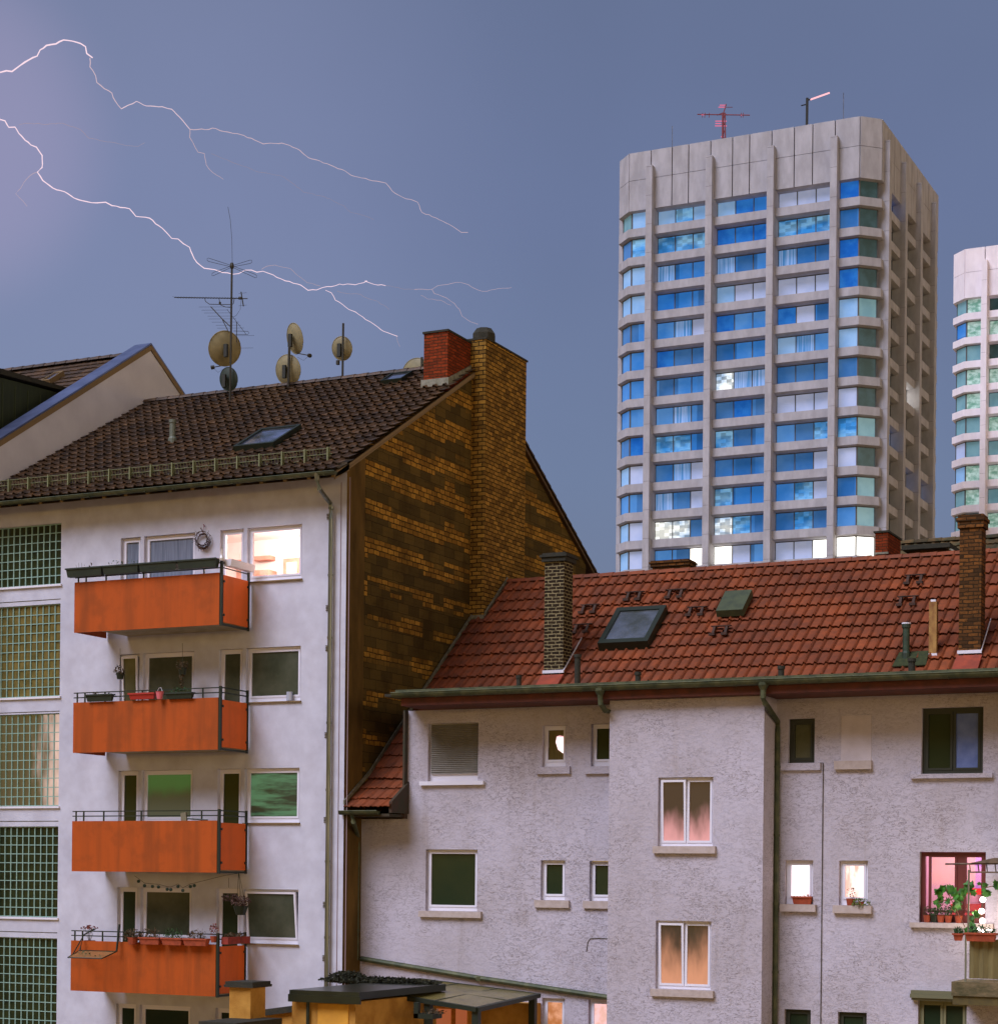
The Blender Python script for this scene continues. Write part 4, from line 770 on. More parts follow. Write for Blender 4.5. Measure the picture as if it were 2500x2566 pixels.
# lower catslide roof beside the gable
fz = lambda y: 14.61 - .824 * (45.4 - y); sq = math.hypot(1, .824)
m = MB(); tiles(m, (X1 + .02, 41.35, fz(41.35)), (1, 0, 0), (0, -1, -.824), (0, -.824, 1), XL - X1 - .0, 2.5 * sq, .25, .47, 6, .045, .045)
tiles(m, (X1 + .02, 38.9, fz(38.85)), (1, 0, 0), (0, -1, -.62), (0, -.62, 1), XL - X1 + .0, 1.12 * 1.17, .25, .47, 6, .045, .045); low = m.build('roof', red_tile, hs, label='small low strip of roof beside the brick gable')
zl = fz(38.85) - .62 * 1.1
m = MB(); gutter(m, X1 - .05, XL - .25, 37.72, zl - .08, .085); m.build('gutter', gutter_m, hs)
m = MB(); m.prism([(XL - .03, 37.8, zl - .12), (XL - .03, 38.9, zl - .12), (XL - .03, 38.9, fz(38.85) + .1), (XL - .03, 37.8, zl + .12)], (.07, 0, 0)); m.box(X1 + .02, XL - .03, 37.82, 38.58, zl - .2, zl - .14); m.box(XL - .05, XL - .002, 38.45, 38.597, 8.3, WT); m.build('eave_box', M('dark_eave', S(46, 50, 28), .8, S(70, 44, 28), 3.), hs)
a = PY(880, 2055, 37.72); b = PY(900, 2085, 38.2); c = PY(897, 2110, Y2 - .08)
m = MB(); m.tube([Vector((a.x, 37.72, zl - .12)), Vector((a.x + .02, 37.78, zl - .32)), Vector((c.x, Y2 - .09, zl - .62)), Vector((c.x, Y2 - .09, zl - .8))], [.06, .055, .05, .05], 10); xx = c.x; m.tube([(xx, Y2 - .09, zl - .8), (xx, Y2 - .09, 5.1)], .05, 10)
for z in (7.6, 5.75): m.tube([(xx, Y2 - .09, z), (xx, Y2 - .09, z + .06)], .062, 10)
m.build('downpipe', gutter_m, hs)
# main roof
RL = X1 + .04
m = MB(); tiles(m, (RL, 45.4, fz(45.4)), (1, 0, 0), (0, -1, -.824), (0, -.824, 1), XE - RL + .3, 4.2 * sq, .252, .495, 10, .06, .075, 3.)
m.prism([(RL, 45.4, fz(45.4) - .02), (RL, 52.5, 9.0), (RL, 52.5, 8.9), (RL, 45.4, fz(45.4) - .12)], (XE - RL + .3, 0, 0)); mr = m.build('roof', red_tile, hs, label='long red pantile roof')
m = MB(); ridge_caps(m, (RL, 45.4, fz(45.4) - .02), (XE + .3, 45.4, fz(45.4) - .02), .12, step=.40); m.build('ridge', red_tile, mr)
m = MB(); m.box(XL - .0, XE, 37.5, 41.32, 10.94, 11.0); m.build('flat_roof', dark_cap, hs)
m = MB(); m.box(-20.45, XE, 37.49, 37.52, 10.73, 10.99); m.box(-20.45, XE, 37.52, YBAY - .002, 10.725, 10.76); m.box(-20.45, BXL - .002, YBAY + .0, Y2 - .002, 10.725, 10.76); m.box(BXR + .002, XE, YBAY, Y2 - .002, 10.725, 10.76); m.build('fascia', soffit, hs)
m = MB(); gutter(m, -20.6, XE, 37.38, 11.0, .11); m.box(-20.6, XE, 37.485, 37.50, 10.98, 11.08); 
x = -20.4
while x < XE: m.tube([(x, 37.27, 11.0), (x, 37.27 + .02, 10.92), (x, 37.38, 10.88), (x, 37.48, 10.92)], .008, 4); x += .85
m.build('gutter', gutter_m, hs)
def swan(px, py, wallY, label=None, end=True, px2=None):
    a = PY(px, py, 37.38); a.z = 10.92; b = PY(px2, py + 60, wallY - .09); m = MB()
    m.lathe(a - Vector((0, 0, .17)), (0, 0, 1), [(.05, 0), (.06, .05), (.11, .14), (.11, .2)], 10)
    m.tube([a - Vector((0, 0, .1)), a + Vector((0, .0, -.28)), a + Vector((.02, .06, -.38)), Vector((b.x, wallY - .09, 10.25)), Vector((b.x, wallY - .09, 10.1)), Vector((b.x, wallY - .09, 0))], .058, 10)
    for z in (9.3, 7.9, 6.5, 5.1): m.tube([(b.x, wallY - .09, z), (b.x, wallY - .09, z + .05)], .07, 10)
    m.build('downpipe', gutter_m, hs, label=label)
swan(1912, 1720, Y2, 'long downpipe in the corner beside the bay', px2=1948)
a = PY(1503, 1740, 37.38); a.z = 10.92; b = PY(1530, 1792, Y2 - .1); m = MB(); m.lathe(a - Vector((0, 0, .17)), (0, 0, 1), [(.05, 0), (.06, .05), (.11, .14), (.11, .2)], 10); m.tube([a - Vector((0, 0, .1)), a + Vector((.01, .02, -.3)), a + Vector((.05, .15, -.42)), Vector((BXL - .06, Y2 - .1, b.z)), Vector((BXL - .06, Y2 - .1, 0))], .058, 10); m.build('downpipe', gutter_m, hs, label='short bent downpipe disappearing behind the bay')
# flashing along the brick gable
def gz(y): return fz(y) + .09
m = MB()
for (y0, y1, x) in ((45.35, 44.06, sx1 + .015), (44.0, 38.9, X1 + .015)):
    m.prism([(x, y0, gz(y0) - .03), (x, y1, gz(y1) - .03), (x, y1, gz(y1) + .075), (x, y0, gz(y0) + .075)], (.03, 0, 0))
m.box(X1 + .015, sx1 + .04, 43.97, 44.01, gz(44) - .05, gz(44) + .05)
m.prism([(X1 + .015, 38.9, gz(38.9) - .03), (X1 + .015, 37.75, zl + .07), (X1 + .015, 37.75, zl + .16), (X1 + .015, 38.9, gz(38.9) + .075)], (.03, 0, 0)); m.build('flashing', lead, hs)
def rr(px, py): return PR(px, py, 45.4, 14.65, .824)
# chimneys
def chimney(x0, x1, y0, y1, ztop, mat, label, cap=(.06, .08), flash=True, base=None, zbot=None):
    zb = fz(y0) - .2 if zbot is None else zbot; m = MB(); m.box(x0, x1, y0, y1, zb, ztop); c = m.build('chimney', mat, hs, label=label)
    m = MB(); m.box(x0 - cap[0], x1 + cap[0], y0 - cap[0], y1 + cap[0], ztop + .001, ztop + cap[1] * .55); m.box(x0 - cap[0] * .6, x1 + cap[0] * .6, y0 - cap[0] * .6, y1 + cap[0] * .6, ztop - cap[1], ztop); m.box(x0 - cap[0] * .5, x1 + cap[0] * .5, y0 - cap[0] * .5, y1 + cap[0] * .5, ztop + cap[1] * .55, ztop + cap[1]); m.build('chimney_cap', dark_cap if mat != old_brick else old_brick, c)
    if flash:
        f = fz(y0) + .09; m = MB(); m.box(x0 - .02, x1 + .03, y0 - .04, y0 - .003, f + .06, f + .13); m.prism([(x1 + .012, y0, f + .10), (x1 + .012, y1 + .5, f + .12 + .824 * (y1 + .5 - y0)), (x1 + .012, y1 + .5, f + .16 + .824 * (y1 + .5 - y0)), (x1 + .012, y0, f + .14)], (.015, 0, 0)); m.build('flashing', trim_white, c)
        m = MB(); m.prism([(x0 - .02, y0 - .05, f - .02), (x1 + .05, y0 - .05, f - .02), (x1 + .05, y0 - .5, f - .37), (x0 - .02, y0 - .5, f - .37)], (0, -.03, .04)); m.build('apron', M('red_apron', S(160, 66, 36), .7, S(130, 54, 32), 5.), c)
    return c
p = rr(1362, 1700); q = rr(1407, 1700); chimney(p.x, q.x + .02, p.y, p.y + .52, PY(1362, 1398, p.y).z, slim_brick, 'slim dark brick chimney with pale joints and a slab cap', (.10, .1))
p = rr(2401, 1652); q = rr(2456, 1650); chimney(p.x, q.x, p.y, p.y + .42, PY(2401, 1308, p.y).z, old_brick, 'weathered brick chimney rising from the right of the roof', (.07, .14))
p = PY(1634, 1414, 46.6); q = PY(1722, 1412, 46.6); chimney(p.x, q.x, 46.6, 47.1, p.z, old_brick, 'low wide chimney behind the ridge with a dark slab', (.07, .08), False, zbot=12.5)
# skylight, hatch, pipes, steps
roof_window(rectify(rr(1506, 1630), rr(1632, 1625), rr(1547, 1540), rr(1668, 1536), 45.4, 14.65, .824), .2, dark_metal, M('pale_sky_glass', S(150, 156, 165), .12, S(108, 112, 104), 1.6, metal=.7), hs, .21)
m = MB(); c4 = rectify(rr(1800, 1552), rr(1866, 1552), rr(1820, 1505), rr(1886, 1500), 45.4, 14.65, .824); m.prism([c + Vector((0, -.09, .12)) * (.5) for c in c4], Vector((0, -.10, .14))); m.build('roof_hatch', M('green_hatch', S(70, 78, 48), .6, S(54, 62, 40), 5.), hs)
p = rr(2266, 1655); m = MB(); zt_ = PY(2268, 1562, p.y).z; m.lathe((p.x + .03, p.y, p.z - .2), (0, 0, 1), [(.09, 0), (.09, .35), (.075, .4), (.075, zt_ - p.z + .1), (.095, zt_ - p.z + .1), (.095, zt_ - p.z + .2), (0, zt_ - p.z + .2)], 14); vp = m.build('vent_pipe', M('mossy_pipe', S(50, 70, 48), .6, S(34, 46, 30), 5.), hs); m = MB(); m.lathe((p.x + .03, p.y, zt_ - .02), (0, 0, 1), [(.098, 0), (.098, .03)], 14); m.build('pipe_ring', trim_white, vp)
a = rr(2235, 1680); b = rr(2320, 1676); m = MB(); m.prism([Vector((a.x, a.y, fz(a.y) + .11)), Vector((b.x, b.y, fz(b.y) + .11)), Vector((b.x - .05, b.y + .42, fz(b.y + .42) + .11)), Vector((a.x + .05, a.y + .42, fz(a.y + .42) + .11))], (0, -.01, .02)); m.build('pipe_collar', moss, hs)
p = rr(2326, 1645); q = rr(2345, 1645); zt_ = PY(2330, 1508, p.y).z; m = MB(); m.box(p.x, q.x, p.y, p.y + .14, p.z - .1, zt_); ff = m.build('flue', M('peeling_yellow_paint', S(172, 132, 72), .9, S(124, 80, 42), 7., (1, 1, .5)), hs); m = MB(); m.box(p.x - .02, q.x + .02, p.y - .02, p.y + .16, p.z - .0, p.z + .06); m.box(p.x + .03, q.x - .03, p.y + .02, p.y + .12, zt_, zt_ + .05); m.build('flue_band', trim_white, ff)
for (px, top, bot, r) in ((1300, 1693, 1740, .055), (1447, 1640, 1740, .065), (1598, 1684, 1730, .06), (1957, 1669, 1720, .065), (2284, 1650, 1710, .07)):
    a = PY(px, top, 39.5); m = MB(); m.lathe((a.x, 39.5, 10.98), (0, 0, 1), [(r, 0), (r, a.z - 11.05), (r * 1.25, a.z - 11.05), (r * 1.25, a.z - 10.98), (0, a.z - 10.98)], 12); m.build('vent_pipe', dark_cap, hs)
for (px, py) in ((1592, 1494), (1696, 1488), (1748, 1532), (1808, 1580), (2294, 1452), (2276, 1506), (1480, 1526), (1462, 1575)):
    c = rr(px, py); z = fz(c.y) + .09; x = c.x; y = c.y; m = MB()
    m.box(x - .24, x + .24, y - .10, y + .02, z + .04, z + .06)
    for dx in (-.15, .15): m.prism([(x + dx - .03, y - .09, z + .04), (x + dx - .03, y + .02, z + .04), (x + dx - .03, y - .22, z - .17), (x + dx - .03, y - .25, z - .17)], (.06, 0, 0)); m.box(x + dx - .07, x + dx + .07, y - .30, y - .18, z - .19, z - .13)
    m.build('roof_step', M('step_iron', S(72, 42, 26), .8, S(50, 36, 24), 9.), hs)

# balcony on the right with its canopy frame
YBA = 37.45; bxl = PY(2417, 2400, YBA).x; zt_ = PY(2420, 2340, YBA).z; zb_ = PY(2420, 2452, YBA).z; zs0 = PY(2393, 2535, YBA).z; zs1 = PY(2393, 2460, YBA).z
m = MB(); m.box(bxl - .23, XE, YBA - .1, Y2 - .003, zs1 - .27, zs1); bal = m.build('balcony', M('mossy_concrete', S(120, 104, 74), .95, S(72, 68, 40), 3., (1, 1, 2), .6, 30), hs, label='small balcony on the right with corrugated sheet front')
m = MB(); m.box(bxl - .21, XE, YBA - .06, Y2 - .003, zs1 - .44, zs1 - .272); m.build('lower_beam', M('olive_beam', S(96, 82, 40), .9, S(70, 62, 36), 4.), bal)
m = MB(); n = 60; pts = []
for i in range(n):
    xa = bxl + .08 + i * .045; xb2 = xa + .045; ya = YBA + .022 * math.cos(i * math.pi / 2); yb = YBA + .022 * math.cos((i + 1) * math.pi / 2); m.quad((xa, ya, zb_), (xb2, yb, zb_), (xb2, yb, zt_ - .1), (xa, ya, zt_ - .1))
m.build('corrugated_panel', M('corrugated_sheet', S(126, 112, 66), .7, S(104, 92, 54), 4., (3, 3, .4)), bal)
m = MB(); m.box(bxl, bxl + .03, YBA - .02, YBA + .02, zs1, zt_ + .02); m.box(bxl + .86, bxl + .89, YBA - .02, YBA + .02, zs1, zt_ + .02); m.box(bxl, XE, YBA - .02, YBA + .02, zt_ - .02, zt_); m.box(bxl, bxl + .03, YBA, Y2, zt_ - .02, zt_); m.tube([(bxl + .06, YBA, zt_), (bxl + .06, YBA, PY(2425, 2180, YBA).z)], .02, 8); m.build('railing', steel, bal)
za = PY(2430, 2186, YBA).z; zc = PY(2430, 2166, YBA).z; m = MB(); m.tube([(bxl + .06, YBA, za), (XE, YBA, za)], .018, 6); m.tube([(PY(2368, 2166, YBA).x, YBA, zc), (XE, YBA, zc + .08)], .02, 6)
for i in range(6): m.tube([(bxl + .09 + i * .16, YBA, za), (bxl + .07 + i * .16, YBA, zc)], .012, 5)
m.prism([(bxl + .1, YBA - .1, zc + .02), (XE, YBA - .1, zc + .06), (XE, YBA - .1, zc + .2), (bxl + .55, YBA - .1, zc + .12)], (0, 1.0, 0)); m.build('canopy', M('canopy_sheet', S(120, 100, 78), .7, S(70, 56, 44), 5.), bal)
t = thing('string_lights', PY(2463, 2280, 37.7), 'string of three glowing round bulbs above the right balcony', 'string lights')
bulb = lit('bulb_light', (1, .85, .8, 1), 9.0); cp = [PY(2462, 2255, 37.75), PY(2459, 2284, 37.75), PY(2461, 2308, 37.75)]
m = MB(); m.tube([PY(2457, 2215, 37.75)] + cp + [PY(2462, 2345, 37.75)], .006, 4); m.build('cable', dark_metal, t)
for c in cp: m = MB(); m.lathe(c - Vector((0, 0, .055)), (0, 0, 1), [(0, 0), (.04, .01), (.06, .055), (.04, .1), (0, .11)], 12); m.build('bulb', bulb, t, smooth=True)
lamp('bulb_light', cp[1] + Vector((0, -.05, .0)), 22, (1, .8, .75), t, .1)
lamp('balcony_light', PY(2475, 2330, 37.9), 18, (1, .85, .75), t, .06)
m = MB(); c = PY(2455, 2335, 37.62)
for i in range(5): p = PY(2440 + i * 11, 2333 - (i % 2) * 4, 37.66); m.lathe(p - Vector((0, 0, .03)), (0, 0, 1), [(0, 0), (.028, .01), (.035, .03), (0, .06)], 8)
m.build('fairy_lights', bulb, t)
# flower boxes and plants on and round the balcony
planter('flower_box', PY(2420, 2350, YBA - .1).x, PY(2496, 2350, YBA - .1).x, YBA - .2, YBA - .03, zt_ - .14, zt_ + .02, terracotta, 'long terracotta box on the rail of the right balcony', green_m, 120, .12)
planter('flower_box', PY(2388, 2345, YBA - .05).x, PY(2412, 2345, YBA - .05).x, YBA - .1, YBA + .06, zt_ - .14, zt_ + .0, terracotta, 'small terracotta box with ferny leaves left of the balcony post', green_m, 90, .1)
def vine(label, stems, leaves_, Y, name='vine'):
    base = PY(*stems[0][0], Y); t = thing(name, base, label, 'plant'); m = MB()
    for s in stems: m.tube([PY(x, y, Y + random.uniform(-.03, .03)) for x, y in s], .008, 4)
    m.build('stem', M('vine_stem', S(120, 70, 48), .8), t); m = MB()
    for (x, y, r) in leaves_:
        for _ in range(5):
            c = PY(x + random.uniform(-r, r) * .5, y + random.uniform(-r, r) * .5, Y + random.uniform(-.08, .08)); u = Vector((random.uniform(-1, 1), random.uniform(-.6, .6), random.uniform(-.3, .3))).normalized(); q = u.cross(Vector((0, 1, random.uniform(-.5, .5)))).normalized(); rr_ = r * .0095
            pts = []
            for k in range(10): a = 2 * math.pi * k / 10; rad = rr_ * (1.0 if k % 2 == 0 else .62); pts.append(c + u * math.cos(a) * rad + q * math.sin(a) * rad)
            m.poly(pts)
    m.build('leaves', M('vine_leaf', S(84, 150, 48), .6, S(44, 92, 34), 9.), t)
vine('big leaved climbing vine leaning across the pink kitchen window', [[(2418, 2325), (2400, 2290), (2383, 2255), (2372, 2230), (2360, 2225)], [(2383, 2255), (2360, 2258), (2345, 2262)], [(2383, 2255), (2410, 2235), (2430, 2220)]],
     [(2352, 2237, 10), (2364, 2230, 9), (2384, 2228, 12), (2392, 2245, 10), (2400, 2262, 9), (2396, 2275, 9), (2376, 2258, 7), (2356, 2254, 8), (2344, 2262, 5), (2352, 2270, 6), (2412, 2235, 9), (2428, 2222, 11), (2436, 2236, 8), (2405, 2250, 7)], 37.6)
vine('second vine hanging on the cord right of the bulbs', [[(2458, 2214), (2470, 2225), (2490, 2220), (2500, 2215)]], [(2468, 2220, 6), (2472, 2238, 8), (2497, 2218, 9), (2453, 2214, 4), (2466, 2230, 6)], 37.7)
vine('broad pale leaf plant growing out of the balcony box under the bulbs', [[(2440, 2340), (2436, 2310), (2445, 2295)]], [(2436, 2303, 6), (2446, 2293, 8), (2436, 2320, 8), (2426, 2330, 8), (2443, 2330, 7)], 37.6, 'leafy_plant')
# pots on the kitchen sill
zk = W['kit'][2] + .005
for i, (px, h, mm, lb) in enumerate(((2323, .18, dry_m, 'small terracotta pot at the left of the kitchen window sill'), (2340, .16, green_m, 'dark pot second from the left on the kitchen sill'), (2357, .34, green_m, 'pot with the tallest bushy plant on the kitchen sill'), (2376, .22, green_m, 'pot with low dark leaves right of the tall plant on the kitchen sill'), (2402, .34, dry_m, 'pot of reddish dried stems behind the vine stalk on the kitchen sill'))):
    c = PY(px, 2310, Y2 + .02); t = thing('flower_pot', (c.x, Y2 + .02, zk), lb, 'flower pot', 'pots on the kitchen window sill'); m = MB(); m.lathe((c.x, Y2 + .0, zk), (0, 0, 1), [(0, 0), (.055, 0), (.08, .13), (.085, .14), (.07, .13)], 12); m.build('pot', terracotta if i != 1 else dark_metal, t); m = MB(); m.leaves((c.x, Y2 - .0, zk + .14 + h * .4), (.09, .06, h * .6), 90, .025); m.build('plants', mm, t)
x0, x1, z0, z1 = W['l1']; planter('flower_box', x0 + .17, x0 + .58, Y2 - .08, Y2 + .06, z0, z0 + .16, terracotta, 'terracotta box before the brightest small window', terracotta, 20, .04)
x0, x1, z0, z1 = W['l2']; t = thing('flower_pot', (x0 + .25, Y2, z0), 'terracotta pot with a dry sprig before the curtained lit window', 'flower pot'); m = MB(); m.lathe((x0 + .25, Y2 - .02, z0), (0, 0, 1), [(0, 0), (.07, 0), (.095, .14), (.08, .13)], 12); m.build('pot', terracotta, t); m = MB(); m.leaves((x0 + .27, Y2 - .02, z0 + .26), (.1, .06, .13), 50, .02); m.build('plants', dry_m, t)
t = thing('trailing_plant', (x0 + .45, Y2 - .05, z0), 'green trailing plant spilling over the sill of the curtained lit window', 'plant'); m = MB(); m.leaves((x0 + .47, Y2 - .08, z0 + .04), (.2, .09, .11), 120, .03); m.build('leaves', M('fern_leaf', S(110, 120, 50), .8, S(74, 92, 36), 20.), t); m = MB(); m.lathe((x0 + .47, Y2 - .02, z0), (0, 0, 1), [(0, 0), (.05, 0), (.06, .08), (.05, .08)], 10); m.build('pot', terracotta, t)

# ================================================================== roof behind the ridge
rh = thing('hipped_house', (-10, 54, 0), 'mossy dark tiled hipped roof of the house showing behind the red ridge', 'building')
A0 = PY(2255, 1364, 54.0); zr2 = A0.z; sl2 = .8; hx = A0.x
m = MB(); tiles(m, (hx, 54, zr2), (1, 0, 0), (0, -1, -sl2), (0, -sl2, 1), 16, 5 * math.hypot(1, sl2), .25, .36, 4, .05, .05)
m.poly([(hx, 54, zr2), (hx, 49, zr2 - 5 * sl2), (hx - 5, 49, zr2 - 5 * sl2)]); m.poly([(hx, 54, zr2), (hx - 5, 49, zr2 - 5 * sl2), (hx - 5, 59, zr2 - 5 * sl2)]); m.quad((hx, 54, zr2), (hx - 5, 59, zr2 - 5 * sl2), (hx + 16, 59, zr2 - 5 * sl2), (hx + 16, 54, zr2)); r2 = m.build('roof', old_tile, rh)
m = MB(); ridge_caps(m, (hx, 54, zr2), (hx + 16, 54, zr2), .13); m.build('ridge', old_tile, r2)
m = MB()
for i in range(60): u = random.random(); m.leaves((hx - 5 * u + random.uniform(-.25, .3), 54 - 5 * u - .1, zr2 - 4 * u + .06), (.14, .14, .07), 12, .04)
m.build('moss', moss, r2)
m = MB(); m.box(hx - 4.9, hx + 15.9, 49.2, 58.8, 0, zr2 - 5 * sl2); m.build('wall', plaster, rh)
p = PY(2192, 1385, 51.6); q = PY(2223, 1385, 51.6); zt_ = PY(2192, 1336, 51.6).z; m = MB(); m.box(p.x, q.x, 51.6, 53.0, 12.6, zt_); c = m.build('chimney', red_brick, rh); m = MB(); m.box(p.x - .04, q.x + .04, 51.56, 53.04, zt_, zt_ + .05); m.build('chimney_cap', dark_cap, c); m = MB(); m.box(p.x - .03, q.x + .03, 51.57, 51.6 - .002, PY(2192, 1390, 51.6).z, PY(2192, 1385, 51.6).z); m.build('flashing', lead, c)
p = PY(2278, 1381, 51.0); q = PY(2370, 1378, 51.0); m = MB(); m.box(p.x, q.x, 51.0, 53.2, p.z - 1.2, p.z); d_ = m.build('dormer', old_brick, rh); m = MB(); m.box(p.x - .15, q.x + .15, 50.75, 53.2, p.z, p.z + .12); m.build('dormer_roof', dark_cap, d_); m = MB(); m.tube([PY(2372, 1372, 50.9), PY(2390, 1382, 50.7)], .03, 6); m.build('bracket', lead, d_)

# ================================================================== office towers
def pane_mat(nm, c, c2, em, metal=.55, ns=.5, st=(1, 1, 1)):
    m = bpy.data.materials.new(nm); m.use_nodes = True; t = m.node_tree; b = t.nodes['Principled BSDF']; b.inputs['Roughness'].default_value = .12; b.inputs['Metallic'].default_value = metal
    f = sm(t, noise(t, mapped(t, st), ns, 5), .35, .65); cc = mixc(t, f, c, c2); t.links.new(cc, b.inputs['Base Color']); t.links.new(cc, b.inputs['Emission Color']); b.inputs['Emission Strength'].default_value = em; return m
P_BLUE = pane_mat('deep_blue_glass', (.012, .12, .50, 1), (.03, .20, .62, 1), .55)
P_MID = pane_mat('cloud_blue_glass', (.03, .18, .54, 1), (.10, .28, .62, 1), .55, ns=.12)
P_PALE = pane_mat('pale_blind', (.34, .41, .62, 1), (.40, .46, .66, 1), .45, .1)
P_LBL = pane_mat('light_blue_blind', (.20, .38, .66, 1), (.26, .44, .70, 1), .5, .2)
P_STR = pane_mat('slatted_blind', (.05, .22, .52, 1), (.30, .46, .78, 1), .5, .2, 2.6, (2, 2, .04))
P_OFF = pane_mat('office_interior', (.03, .20, .52, 1), (.20, .44, .68, 1), .6, .1, .25, (1, 1, 2))
def blocky(m, k=(1.6, 1.6, 2.6)):                                    # shelves, lamps and desks seen as blocks of light and dark
    t = m.node_tree; b = t.nodes['Principled BSDF']; v_ = mapped(t, k); fl_ = t.nodes.new('ShaderNodeVectorMath'); fl_.operation = 'FLOOR'; t.links.new(v_, fl_.inputs[0])
    wn = t.nodes.new('ShaderNodeTexWhiteNoise'); t.links.new(fl_.outputs[0], wn.inputs['Vector']); sc_ = t.nodes.new('ShaderNodeVectorMath'); sc_.operation = 'SCALE'
    src = b.inputs['Emission Color'].links[0].from_socket; t.links.new(src, sc_.inputs[0]); t.links.new(sm(t, wn.outputs[0], .35, .65, .55, 1.15), sc_.inputs['Scale']); t.links.new(sc_.outputs[0], b.inputs['Emission Color'])
blocky(P_OFF); blocky(P_MID, (.42, .42, .3))
P_HOT = lit('lit_office', (2.6, 2.5, 2.3, 1), 1.0)
P_WARM = lit('half_lit_office', (.30, .45, .66, 1), 1.0, (1.3, 1.3, 1.2, 1), .2, (1, 1, 2))
blocky(P_WARM)
P_DK = pane_mat('dark_green_glass', (.025, .05, .045, 1), (.04, .08, .085, 1), .4, .25)
P_TEAL = pane_mat('teal_blind', (.12, .25, .30, 1), (.16, .30, .34, 1), .5, .2)
P_GRN = pane_mat('green_glass', (.12, .26, .20, 1), (.40, .54, .50, 1), .7, .2, 1.2, (1, 1, 1.5))
mull = M('tower_mullion', S(84, 84, 84), .6)
PM = {'B': 0, 'M': 1, 'P': 2, 'L': 3, 'S': 4, 'O': 5, 'H': 6, 'W': 7, 'D': 8, 'T': 9, 'G': 10}
PMATS = [P_BLUE, P_MID, P_PALE, P_LBL, P_STR, P_OFF, P_HOT, P_WARM, P_DK, P_TEAL, P_GRN, mull]
def tower(X, Y, dz, rows, cmat, label, full=True):
    WX = 27.8; DY = 30.9; cx, cy = 2.0, 1.9; ZT = 92.55 + dz; t = thing('office_tower', (X + 14, Y + 15, 0), label, 'office tower'); SH = 3.345; ZB = 83.6 + dz; NB = 25
    def ringpts(o):
        h = -.41 * o
        return [(X + h, Y - o), (X + WX - h, Y - o), (X + WX + cx + o, Y + cy + h), (X + WX + cx + o, Y + DY - cy - h), (X + WX - h, Y + DY + o), (X + h, Y + DY + o), (X - cx - o, Y + DY - cy - h), (X - cx - o, Y + cy + h)]
    def ringbox(mb, z0, z1, o, shrink=0.): mb.prism([(x, y, z0) for x, y in ringpts(o)], (0, 0, z1 - z0))
    m = MB(); ringbox(m, 0, ZT - .4, -1.65); m.build('core', joint_m, t)
    # crown of precast panels: joints are real gaps
    m = MB(); js = [0, 2.78, 5.4, 7.45, 10.15, 12.8, 14.85, 17.5, 20.15, 22.3, 24.9, 27.75]; zs_ = [(ZT - 6.85, ZT - 3.3), (ZT - 3.25, ZT)]
    def chp(pt0, pt1, z0, z1, th=.5):
        a = Vector((pt0[0], pt0[1], z0)); b = Vector((pt1[0], pt1[1], z0)); d = (b - a).normalized(); nrm = Vector((-d.y, d.x, 0)); a += d * .06; b -= d * .06
        m.prism([a, b, b + Vector((0, 0, z1 - z0)), a + Vector((0, 0, z1 - z0))], nrm * th)
    R_ = ringpts(0)
    for z0, z1 in zs_:
        for i in range(len(js) - 1): chp((X + js[i], Y), (X + js[i + 1], Y), z0, z1)
        chp(R_[1], R_[2], z0, z1); chp(R_[7], R_[0], z0, z1)
        sd = [cy + (DY - 2 * cy) * i / 10 for i in range(11)]
        for i in range(10): chp((X + WX + cx, Y + sd[i]), (X + WX + cx, Y + sd[i + 1]), z0, z1); chp((X - cx, Y + sd[i + 1]), (X - cx, Y + sd[i]), z0, z1)
        chp(R_[3], R_[4], z0, z1); chp(R_[5], R_[6], z0, z1); chp((X + WX, Y + DY), (X, Y + DY), z0, z1)
    m.build('parapet', cmat, t); m = MB(); ringbox(m, ZT - .3, ZT - .1, -.3); m.build('roof_slab', cmat, t)
    cols = [2.47 + 7.375 * i for i in range(4)]; cz = ZT - 2.05; scols = [2.9 + 7.4 * i for i in range(4)]
    def column(bx, nm):
        m = MB(); z = 0
        while z < cz: z2 = min(z + SH, cz); m.box(*bx, max(z, 0) + .03, z2, 0); z = z2
        x0, x1, y0, y1 = bx; m.box(x0 + .03, x1 - .03, y0 + .03, y1 - .03, .01, cz - .05, 1); m.build('column', [cmat, joint_m], t)
    for c in cols: column((X + c, X + c + .78, Y - .85, Y + 1.5), 'column')
    for c in scols: column((X + WX + cx - 1.5, X + WX + cx + .6, Y + c, Y + c + 1.06), 'column')
    if full:
        for c in scols: column((X - cx - .38, X - cx + .9, Y + c, Y + c + 1.06), 'column')
    # storey bands
    for k in range(NB):
        zt_ = ZB - SH * k; m = MB()
        if zt_ < 3: break
        if True:
            P0 = ringpts(0); P1 = ringpts(-.5); P2 = ringpts(-1.6); n = 8
            for i in range(n):
                j = (i + 1) % n; a, b, c_, d = P0[i], P0[j], P1[i], P1[j]
                m.quad((*a, zt_ - .95), (*b, zt_ - .95), (*b, zt_), (*a, zt_)); m.quad((*P1[i], zt_ - 1.08), (*P1[j], zt_ - 1.08), (*b, zt_ - .95), (*a, zt_ - .95)); m.quad((*a, zt_), (*b, zt_), (*P2[j], zt_ + .04), (*P2[i], zt_ + .04)); m.quad((*P2[i], zt_ - 1.08), (*P2[j], zt_ - 1.08), (*P1[j], zt_ - 1.08), (*P1[i], zt_ - 1.08))
        m.build('storey_band', cmat, t)
    m = MB(); P1 = ringpts(-.5); P0 = ringpts(0); P2 = ringpts(-1.6)
